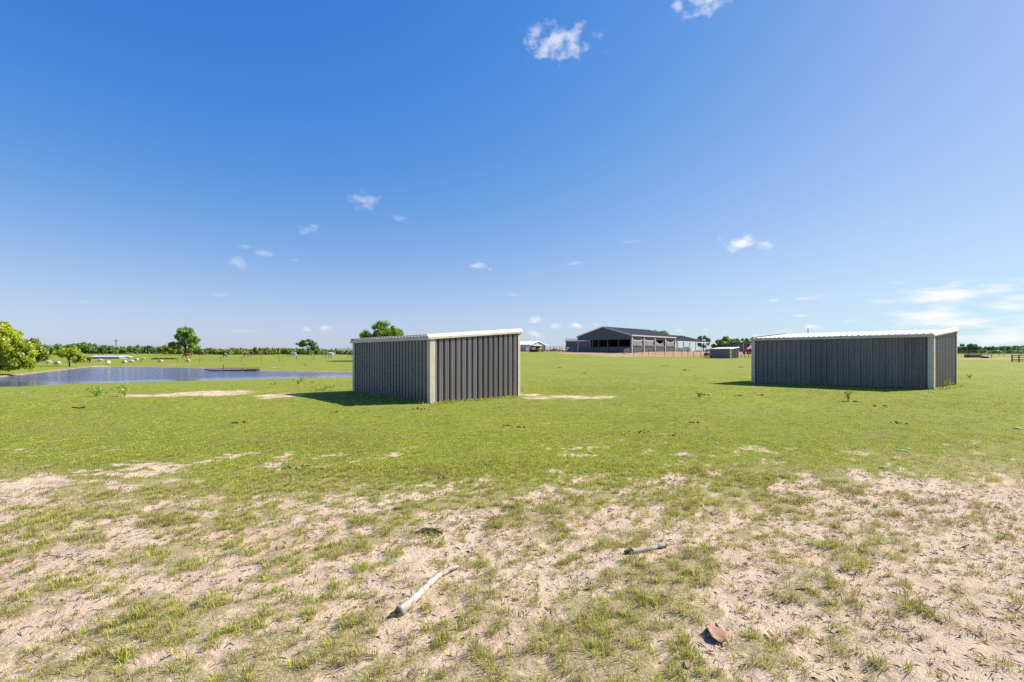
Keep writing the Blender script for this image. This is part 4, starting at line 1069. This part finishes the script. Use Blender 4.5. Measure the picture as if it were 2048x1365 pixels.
# ------------------------------------------------------------------ wood, bark, leaves, stones on the ground
def stick(pix, rad, m, label, name='branch', wob=.17, lift=.45):
    pts = []
    for (px, py), r in zip(pix, rad):
        p = hit(px, py); pts.append(Vector((p.x, p.y, p.z + r * lift)))
    # resample for a knobbly outline
    P, RR = [], []
    for i in range(len(pts) - 1):
        for k in range(5):
            f = k / 5; P.append(pts[i].lerp(pts[i + 1], f)); RR.append(rad[i] * (1 - f) + rad[i + 1] * f)
    P.append(pts[-1]); RR.append(rad[-1])
    c = P[0].copy(); root = tag(empty(name, c), label, 'branch')
    q = random.Random(len(P)); P = [p - c + Vector((q.uniform(-1, 1), q.uniform(-1, 1), q.uniform(-.5, .5))) * .006 for p in P]
    MB().tube(P, RR, 10, wob).build('wood', M[m], root, True)
    return root, P, RR
b1, P1, R1 = stick([(797, 1228), (815, 1214), (840, 1190), (862, 1166), (886, 1148), (916, 1133)], [.030, .029, .027, .024, .020, .010], 'palewood', 'long pale weathered branch lying in the sandy foreground')
MB().tube([P1[0] + Vector((-.045, -.03, -.005)), P1[0] + Vector((-.02, -.012, .0)), P1[0] + Vector((.0, .0, .002))], [.010, .018, .024], 9, .35).build('broken_end', M['darkbark'], b1)
MB().tube([P1[7], P1[7] + Vector((-.015, .02, .04))], [.014, .006], 6).build('stub', M['palewood'], b1)
b2, P2, R2 = stick([(1262, 1106), (1285, 1102), (1310, 1097), (1338, 1089)], [.024, .022, .020, .012], 'palewood', 'short grey brown branch lying right of the long pale one')
MB().tube([P2[0] + Vector((-.05, -.012, -.004)), P2[0] + Vector((.0, .0, .0))], [.014, .021], 8, .3).build('broken_end', M['darkbark'], b2)
b3, P3, R3 = stick([(832, 1068), (848, 1064), (868, 1065), (886, 1069)], [.010, .022, .020, .012], 'darkbark', 'dark curved piece of bark behind the long pale branch', 'bark_piece', .25, .8)
stick([(1592, 1180), (1615, 1178), (1632, 1187)], [.004, .005, .003], 'darkbark', 'thin dark twig on the sand at lower right', 'twig')
stick([(380, 1212), (402, 1206), (418, 1208)], [.004, .004, .002], 'darkbark', 'thin dark twig on the sand at lower left', 'twig')
def curled_leaf(px, py, L, W, label, m, seed, name, tilt=.25):
    p = hit(px, py); q = random.Random(seed); vs = []; fs = []; n, k = 9, 7
    for i in range(n):
        f = i / (n - 1); w = W * (math.sin(math.pi * min(f * .9 + .08, 1)) ** .6) * q.uniform(.82, 1.1)
        for j in range(k):
            g = 2 * j / (k - 1) - 1
            z = .008 + .014 * (L / .2) * (g * g * .9 + .5 * math.sin(f * 3.0)) + q.uniform(-.003, .003)
            vs.append(((f - .5) * L + q.uniform(-.03, .03) * L, g * w / 2 + q.uniform(-.09, .09) * W * abs(g), z))
    N = len(vs); vs += [(a, b, c - .004) for a, b, c in vs]
    for i in range(n - 1):
        for j in range(k - 1):
            a = i * k + j; fs += [(a, a + k, a + k + 1, a + 1), (N + a, N + a + 1, N + a + k + 1, N + a + k)]
    for i in range(n - 1):
        for j in (0, k - 1): a = i * k + j; fs.append((a, a + k, N + a + k, N + a))
    for j in range(k - 1):
        for i in (0, n - 1): a = i * k + j; fs.append((a, a + 1, N + a + 1, N + a))
    o = MB().add(vs, fs).build(name, m, None, True); o.location = p; o.rotation_euler = (tilt, -tilt * .6, R(q.uniform(50, 110)))
    return o
tag(curled_leaf(1433, 1268, .17, .11, '', M['deadleaf'], 2, 'bark_sheet', .08), 'flat curled brown bark sheet lying on sand, lower right of centre', 'bark')
for px, py, L, lab in ((1330, 1191, .06, 'small orange brown leaf above the curled bark sheet'), (1376, 1331, .07, 'small brown leaf below the curled bark sheet'), (943, 1099, .05, 'small reddish leaf near the dark curved bark'), (1540, 1270, .05, 'tiny brown leaf right of the curled bark sheet')):
    tag(curled_leaf(px, py, L, L * .5, lab, M['deadleaf'], int(px), 'dead_leaf', .1), lab, 'leaf')
def stone(px, py, s, label, m='stone', cat='stone'):
    s = (s[0] * .75, s[1] * .9, s[2] * .6); o = MB().blob((0, 0, s[2] * .3), s, int(px), 2, .13).build('stone', M[m]); o.location = hit(px, py); o.rotation_euler = (0, 0, px * .7); tag(o, label, cat)
for px, py, s, lab in ((1803, 903, (.13, .05, .035), 'pale flat stone in the grass at right, nearest the bare patch'), (1768, 936, (.085, .03, .02), 'thin pale stone just below the flat one at right'), (2035, 858, (.12, .06, .04), 'pale stone at the right edge of the grass'),
                       (1435, 888, (.05, .04, .03), 'small grey stone in the grass right of centre'), (1467, 941, (.035, .025, .03), 'small grey stone above the short branch'), (1000, 806, (.07, .06, .05), 'pale stone at the foot of the nearest shed'), (1575, 939, (.03, .02, .02), 'tiny pale pebble between the two right stones and the short branch')):
    stone(px, py, s, lab)
mq = random.Random(21)
LUMPS = [MB().blob((0, 0, 0), (1.2, 1.0, .75), 500 + i, 1, .2).mesh('dropping', M['manure']) for i in range(6)]
def manure(px, py, n, spread, r, label):
    p = hit(px, py); root = tag(empty('manure_pile', p), label, 'manure', 'dark droppings scattered over the turf')
    for i in range(n):
        a = mq.uniform(0, 6.28); d = spread * mq.random() ** .7
        x, y = d * math.cos(a), d * math.sin(a) * .7; rr = r * .55 * mq.uniform(.6, 1.2)
        o = part('dropping', LUMPS[mq.randint(0, 5)], root, (x, y, g1(p.x + x, p.y + y) - p.z + rr * .4)); o.scale = (rr,) * 3; o.rotation_euler = (0, 0, mq.uniform(0, 6))
for px, py, n, sp, r, lb in ((148, 817, 9, .35, .06, 'dark manure patch in the left turf below the two bank weeds'), (478, 846, 8, .22, .05, 'dark manure clump below the sandy strip left of the nearest shed'), (843, 819, 8, .28, .055, 'dark manure just below the corner post of the nearest shed'),
        (1012, 852, 5, .12, .045, 'left one of two manure clumps below the right wall of the nearest shed'), (1040, 855, 10, .2, .04, 'right one of two manure clumps below the right wall of the nearest shed'), (1386, 846, 6, .14, .05, 'single black manure clump in green turf between the two big sheds'),
        (1075, 926, 3, .03, .035, 'tiny black dropping in the turf at picture centre'), (1690, 804, 5, .12, .06, 'manure at the foot of the upright thin weed'), (1712, 804, 3, .08, .06, 'small manure right beside the upright thin weed'), (1411, 791, 5, .2, .07, 'manure beside the thin weed left of the long shed'),
        (1476, 792, 6, .24, .06, 'left one of two manure patches before the left end of the long shed'), (1518, 791, 6, .18, .07, 'right one of two manure patches before the left end of the long shed'), (1750, 813, 4, .1, .05, 'left dropping of a close pair before the long shed'), (1770, 813, 4, .1, .05, 'right dropping of a close pair before the long shed'),
        (1345, 872, 4, .06, .035, 'small dropping left of the small grey stone'), (545, 769, 5, .3, .09, 'dark manure on the near bank left of the green bank weed'), (625, 765, 4, .25, .09, 'dark manure on the near bank right of the green bank weed'), (885, 958, 6, .08, .035, 'small droppings where turf thins above the dark bark'),
        (720, 905, 5, .08, .035, 'small droppings in turf right of the pale dropping scatter'), (1280, 864, 9, .3, .035, 'fine scattered droppings in turf right of picture centre'), (1800, 847, 8, .3, .04, 'fine scattered droppings above the pale flat stone'), (1560, 745, 5, .3, .12, 'manure mostly behind the long right shed'),
        (1120, 736, 5, .4, .12, 'far manure heap right of the nearest shed, below the barns'), (1170, 747, 5, .3, .1, 'manure heap in mid turf below the big barn gable'), (1330, 733, 5, .5, .13, 'far manure heap below the pipe fence'), (1375, 741, 5, .4, .12, 'manure heap in mid turf left of the small distant shed'),
        (1480, 735, 5, .5, .12, 'manure heap below the small distant shed'), (660, 825, 6, .2, .045, 'manure clump just below the tip of the shed shadow'), (600, 936, 14, .25, .03, 'scatter of small droppings in bright turf, left of centre')):
    manure(px, py, n, sp, r, lb)
def weed(px, py, h, w, n, label, seed):
    p = hit(px, py); q = random.Random(seed); root = tag(empty('weed', p), label, 'weed', 'leafy weeds standing in the turf')
    st = MB(); cs, rs, ks = [], [], []
    for i in range(n):
        a = q.uniform(0, 6.28); e = Vector((math.cos(a) * w * q.uniform(.2, 1), math.sin(a) * w * q.uniform(.2, 1), h * q.uniform(.6, 1.05)))
        st.tube([(0, 0, -.02), e * .5 + Vector((0, 0, .1 * h)), e], [.008, .006, .003], 5)
        for f in (.45, .7, .95): cs.append(e * f + Vector((0, 0, .05 * h))); rs.append(.08 * h + .04); ks.append(6)
    st.build('stem', M['weedleaf'], root); leaf_cloud('foliage', cs, rs, ks, .024 + .03 * h, M['weedleaf'], root, 1, seed)
for i, (px, py, h, w, n, lb) in enumerate(((192, 793, .32, .5, 9, 'low bushy green weed on the near bank, left of its spindly neighbour'), (250, 793, .48, .4, 8, 'spindly leaning weed on the near bank beside the sandy patch'), (596, 769, .42, .5, 8, 'green weed on the near bank below the calm water'),
                                            (640, 782, .25, .9, 8, 'low pale green weed left of the nearest shed'), (1696, 803, .30, .10, 4, 'upright thin weed in front of the long right shed'), (1400, 797, .26, .16, 4, 'thin weed left of the long right shed'), (1938, 757, .24, .2, 4, 'small weed right of the long right shed'),
                                            (1885, 776, .28, .4, 9, 'bright green weed against the side wall of the right shed'), (488, 733.5, .5, .5, 6, 'dark weed on the far pond bank above the dock'), (612, 733, .6, 1.2, 9, 'weedy tuft on the far bank right of the dock'))):
    weed(px, py, h, w, n, lb, 60 + i)

# ------------------------------------------------------------------ grass (instanced tufts) and litter
def tuft(name, blades, radius, hmin, hmax, width, seed, lie=.0):
    q = random.Random(seed); vs, fs, tn = [], [], []
    for i in range(blades):
        a = q.uniform(0, 6.28); d = radius * q.random() ** .6; bx, by = d * math.cos(a), d * math.sin(a)
        h = q.uniform(hmin, hmax); an = a + q.uniform(-1.2, 1.2); out = h * q.uniform(.25, 1.0) + lie * h * 1.5; hz = h * (1 - lie * .85)
        dx, dy = math.cos(an), math.sin(an); tx, ty = -dy * width * .5 * q.uniform(.7, 1.3), dx * width * .5 * q.uniform(.7, 1.3)
        k = len(vs)
        vs += [(bx - tx, by - ty, -.008), (bx + tx, by + ty, -.008), (bx + dx * out * .4 + tx * .8, by + dy * out * .4 + ty * .8, hz * .65), (bx + dx * out * .4 - tx * .8, by + dy * out * .4 - ty * .8, hz * .65), (bx + dx * out, by + dy * out, hz * q.uniform(.75, 1.0))]
        fs += [(k, k + 1, k + 2, k + 3), (k + 3, k + 2, k + 4)]
        tn += [q.random()] * 5
    me = bpy.data.meshes.new(name); me.from_pydata(vs, [], fs)
    at = me.attributes.new('tint', 'FLOAT', 'POINT'); at.data.foreach_set('value', tn)
    me.materials.append(M['grass'])
    return bpy.data.objects.new(name, me)
gcol = bpy.data.collections.new('tuft_kinds')
NEAR = [tuft('a%02d' % i, 13, .022, .018, .052, .0036, 100 + i) for i in range(8)]
LIE = [tuft('b%02d' % i, 7, .03, .02, .05, .003, 200 + i, .8) for i in range(4)]
MIDT = [tuft('c%02d' % i, 30, .10, .012, .034, .006, 300 + i) for i in range(6)]
FART = [tuft('d%02d' % i, 40, .26, .016, .040, .013, 400 + i) for i in range(6)]
for o in NEAR + LIE + MIDT + FART: gcol.objects.link(o)
def scatter(n, r0, r1, half, seed):
    q = np.random.default_rng(seed)
    r = np.sqrt(q.uniform(r0 * r0, r1 * r1, n)); a = q.uniform(-half, half, n) * math.pi / 180
    return r * np.sin(a), r * np.cos(a), q
PX, PY, PK, PS, PD = [], [], [], [], []
def shed_mask(x, y):
    ok = pond_sd(x, y) > .6
    for o in bpy.data.objects:
        if o.name.startswith('loafing_shed') and o.parent is None:
            c, s = math.cos(o.rotation_euler[2]), math.sin(o.rotation_euler[2]); dx, dy = x - o.location.x, y - o.location.y
            u, v = dx * c + dy * s, -dx * s + dy * c
            ok &= ~((u > -.03) & (u < 3.7) & (v > -.03) & (v < 7.3))
    return ok
def grow(n, r0, r1, first, count, smin, smax, seed, floor, half=60):
    x, y, q = scatter(n, r0, r1, half, seed)
    s, d = bare(x, y)
    clump = sstep(.47, .60, fbm(x / .075, y / .075, 3, 81)) if r1 < 13 else .8
    near = 1 - sstep(5.2, 7.5, y)
    pr = (1 - s) * ((.35 - .29 * near) + (.65 - .05 * near) * clump) + s * floor * clump
    pr = pr * (1 - .9 * d) * shed_mask(x, y) * (1 - .95 * sstep(24, 46, np.hypot(x, y)))
    k = q.random(n) < pr
    x, y, s = x[k], y[k], s[k]; m = len(x)
    PX.append(x); PY.append(y); PK.append(first + q.integers(0, count, m)); PS.append(q.uniform(smin, smax, m) * (1 - .25 * s))
    brown = sstep(.45, .75, fbm(x / .9, y / .9, 3, 91))
    wide = sstep(.45, .70, fbm(x / 3.7, y / 3.1, 3, 97))
    dry = np.clip(.10 + .30 * (1 - sstep(4.6, 7.5, y)) + .28 * s + .26 * brown + .26 * wide + q.normal(size=m) * .15, 0, .92)
    PD.append(dry)
grow(64000, 1.7, 7.2, 0, 8, .6, 1.3, 1, .20)
grow(36000, 1.7, 7.2, 8, 4, .6, 1.3, 2, .8)
grow(15000, 6.6, 13, 12, 6, .5, .95, 3, .12)
grow(9000, 6.6, 10, 0, 8, .7, 1.2, 6, .2)
grow(14000, 12.5, 24, 12, 6, .7, 1.15, 4, .05)
grow(9000, 22, 44, 18, 6, .5, .9, 5, .03)
def foot_tufts():
    q = np.random.default_rng(9)
    for o in [o for o in bpy.data.objects if o.name.startswith('loafing_shed') and o.parent is None][:2]:
        c, s_a = math.cos(o.rotation_euler[2]), math.sin(o.rotation_euler[2])
        for n, fu, fv in ((70, lambda m: q.normal(-.12, .05, m), lambda m: q.uniform(0, 6.5, m)), (80, lambda m: q.uniform(-.1, 3.5, m), lambda m: q.normal(-.13, .05, m))):
            u = fu(n); v = fv(n); k = q.random(n) < .75; u, v = u[k], v[k]
            PX.append(o.location.x + u * c - v * s_a); PY.append(o.location.y + u * s_a + v * c)
            PK.append(12 + q.integers(0, 6, len(u))); PS.append(q.uniform(1.3, 3.8, len(u))); PD.append(q.uniform(.1, .7, len(u)))
foot_tufts()
x = np.concatenate(PX); y = np.concatenate(PY); kk = np.concatenate(PK); ps = np.concatenate(PS); pdry = np.concatenate(PD)
z = gz(x, y)
s_, _ = bare(x, y)
z = z - .018 * s_ * (1 - sstep(15, 30, np.hypot(x, y)))
gm = bpy.data.meshes.new('grass'); gm.vertices.add(len(x)); gm.vertices.foreach_set('co', np.stack([x, y, z], -1).ravel())
for nm, ty, val in (('kind_index', 'INT', kk.astype(np.int32)), ('size', 'FLOAT', ps.astype(np.float32)), ('spin', 'FLOAT', rng.uniform(0, 6.283, len(x)).astype(np.float32)), ('dry', 'FLOAT', pdry.astype(np.float32))):
    gm.attributes.new(nm, ty, 'POINT').data.foreach_set('value', val)
gm.materials.append(M['grass'])
grass = link(bpy.data.objects.new('grass', gm)); grass['kind'] = 'stuff'; grass['label'] = 'short grazed grass growing in tufts over the sandy pasture'
def grass_nodes():
    ng = bpy.data.node_groups.new('grass_instances', 'GeometryNodeTree')
    ng.interface.new_socket('Geometry', in_out='INPUT', socket_type='NodeSocketGeometry'); ng.interface.new_socket('Geometry', in_out='OUTPUT', socket_type='NodeSocketGeometry')
    gi = nd(ng, 'NodeGroupInput'); go = nd(ng, 'NodeGroupOutput')
    ci = nd(ng, 'GeometryNodeCollectionInfo'); ci.inputs['Collection'].default_value = gcol; ci.inputs['Separate Children'].default_value = True; ci.inputs['Reset Children'].default_value = True
    ip = nd(ng, 'GeometryNodeInstanceOnPoints'); ip.inputs['Pick Instance'].default_value = True
    def na(n, ty):
        a = nd(ng, 'GeometryNodeInputNamedAttribute', data_type=ty); a.inputs['Name'].default_value = n; return a.outputs[0]
    cx = nd(ng, 'ShaderNodeCombineXYZ'); ng.links.new(na('spin', 'FLOAT'), cx.inputs[2])
    mp = nd(ng, 'GeometryNodeMeshToPoints')
    ng.links.new(gi.outputs[0], mp.inputs[0]); ng.links.new(mp.outputs[0], ip.inputs['Points']); ng.links.new(ci.outputs[0], ip.inputs['Instance'])
    ng.links.new(na('kind_index', 'INT'), ip.inputs['Instance Index']); ng.links.new(cx.outputs[0], ip.inputs['Rotation']); ng.links.new(na('size', 'FLOAT'), ip.inputs['Scale'])
    ng.links.new(ip.outputs[0], go.inputs[0])
    md = grass.modifiers.new('instances', 'NODES'); md.node_group = ng
grass_nodes()
print('tufts', len(x))
def litter():
    """crumbs of soil, dead stems and tiny twigs strewn on the bare sand, one mesh"""
    x, y, q = scatter(22000, 1.9, 8, 58, 44); s, d = bare(x, y); k = s > .4; x, y = x[k], y[k]; z = gz(x, y) - .018
    mb = MB(); rq = random.Random(6)
    for a, b, c in zip(x, y, z):
        if rq.random() < .55:
            an = rq.uniform(0, 6.28); L = rq.uniform(.02, .07); w = rq.uniform(.0012, .0025); dx, dy = math.cos(an) * L, math.sin(an) * L; h = rq.uniform(.002, .012)
            tx, ty = -math.sin(an) * w, math.cos(an) * w
            mb.add([(a - tx, b - ty, c + .003), (a + tx, b + ty, c + .003), (a + dx, b + dy, c + .003 + h), (a + dx * .5, b + dy * .5, c + .006 + h)], [(0, 1, 2), (0, 2, 3), (1, 3, 2), (0, 3, 1)])
        else:
            r = rq.uniform(.002, .008)
            mb.add([(a - r, b - r * .6, c), (a + r, b - r * .7, c), (a + .2 * r, b + r, c), (a, b, c + r * 1.1)], [(0, 2, 1), (0, 1, 3), (1, 2, 3), (2, 0, 3)])
    o = mb.build('ground_litter', M['darkbark']); o['kind'] = 'stuff'; o['label'] = 'dark crumbs and dead stems strewn on the bare sand'
litter()

scene.cycles.use_denoising = False
scene.cycles.use_adaptive_sampling = False
scene.cycles.sample_clamp_indirect = 4.0
scene.cycles.max_bounces = 6; scene.cycles.transparent_max_bounces = 6
scene.render.film_transparent = False
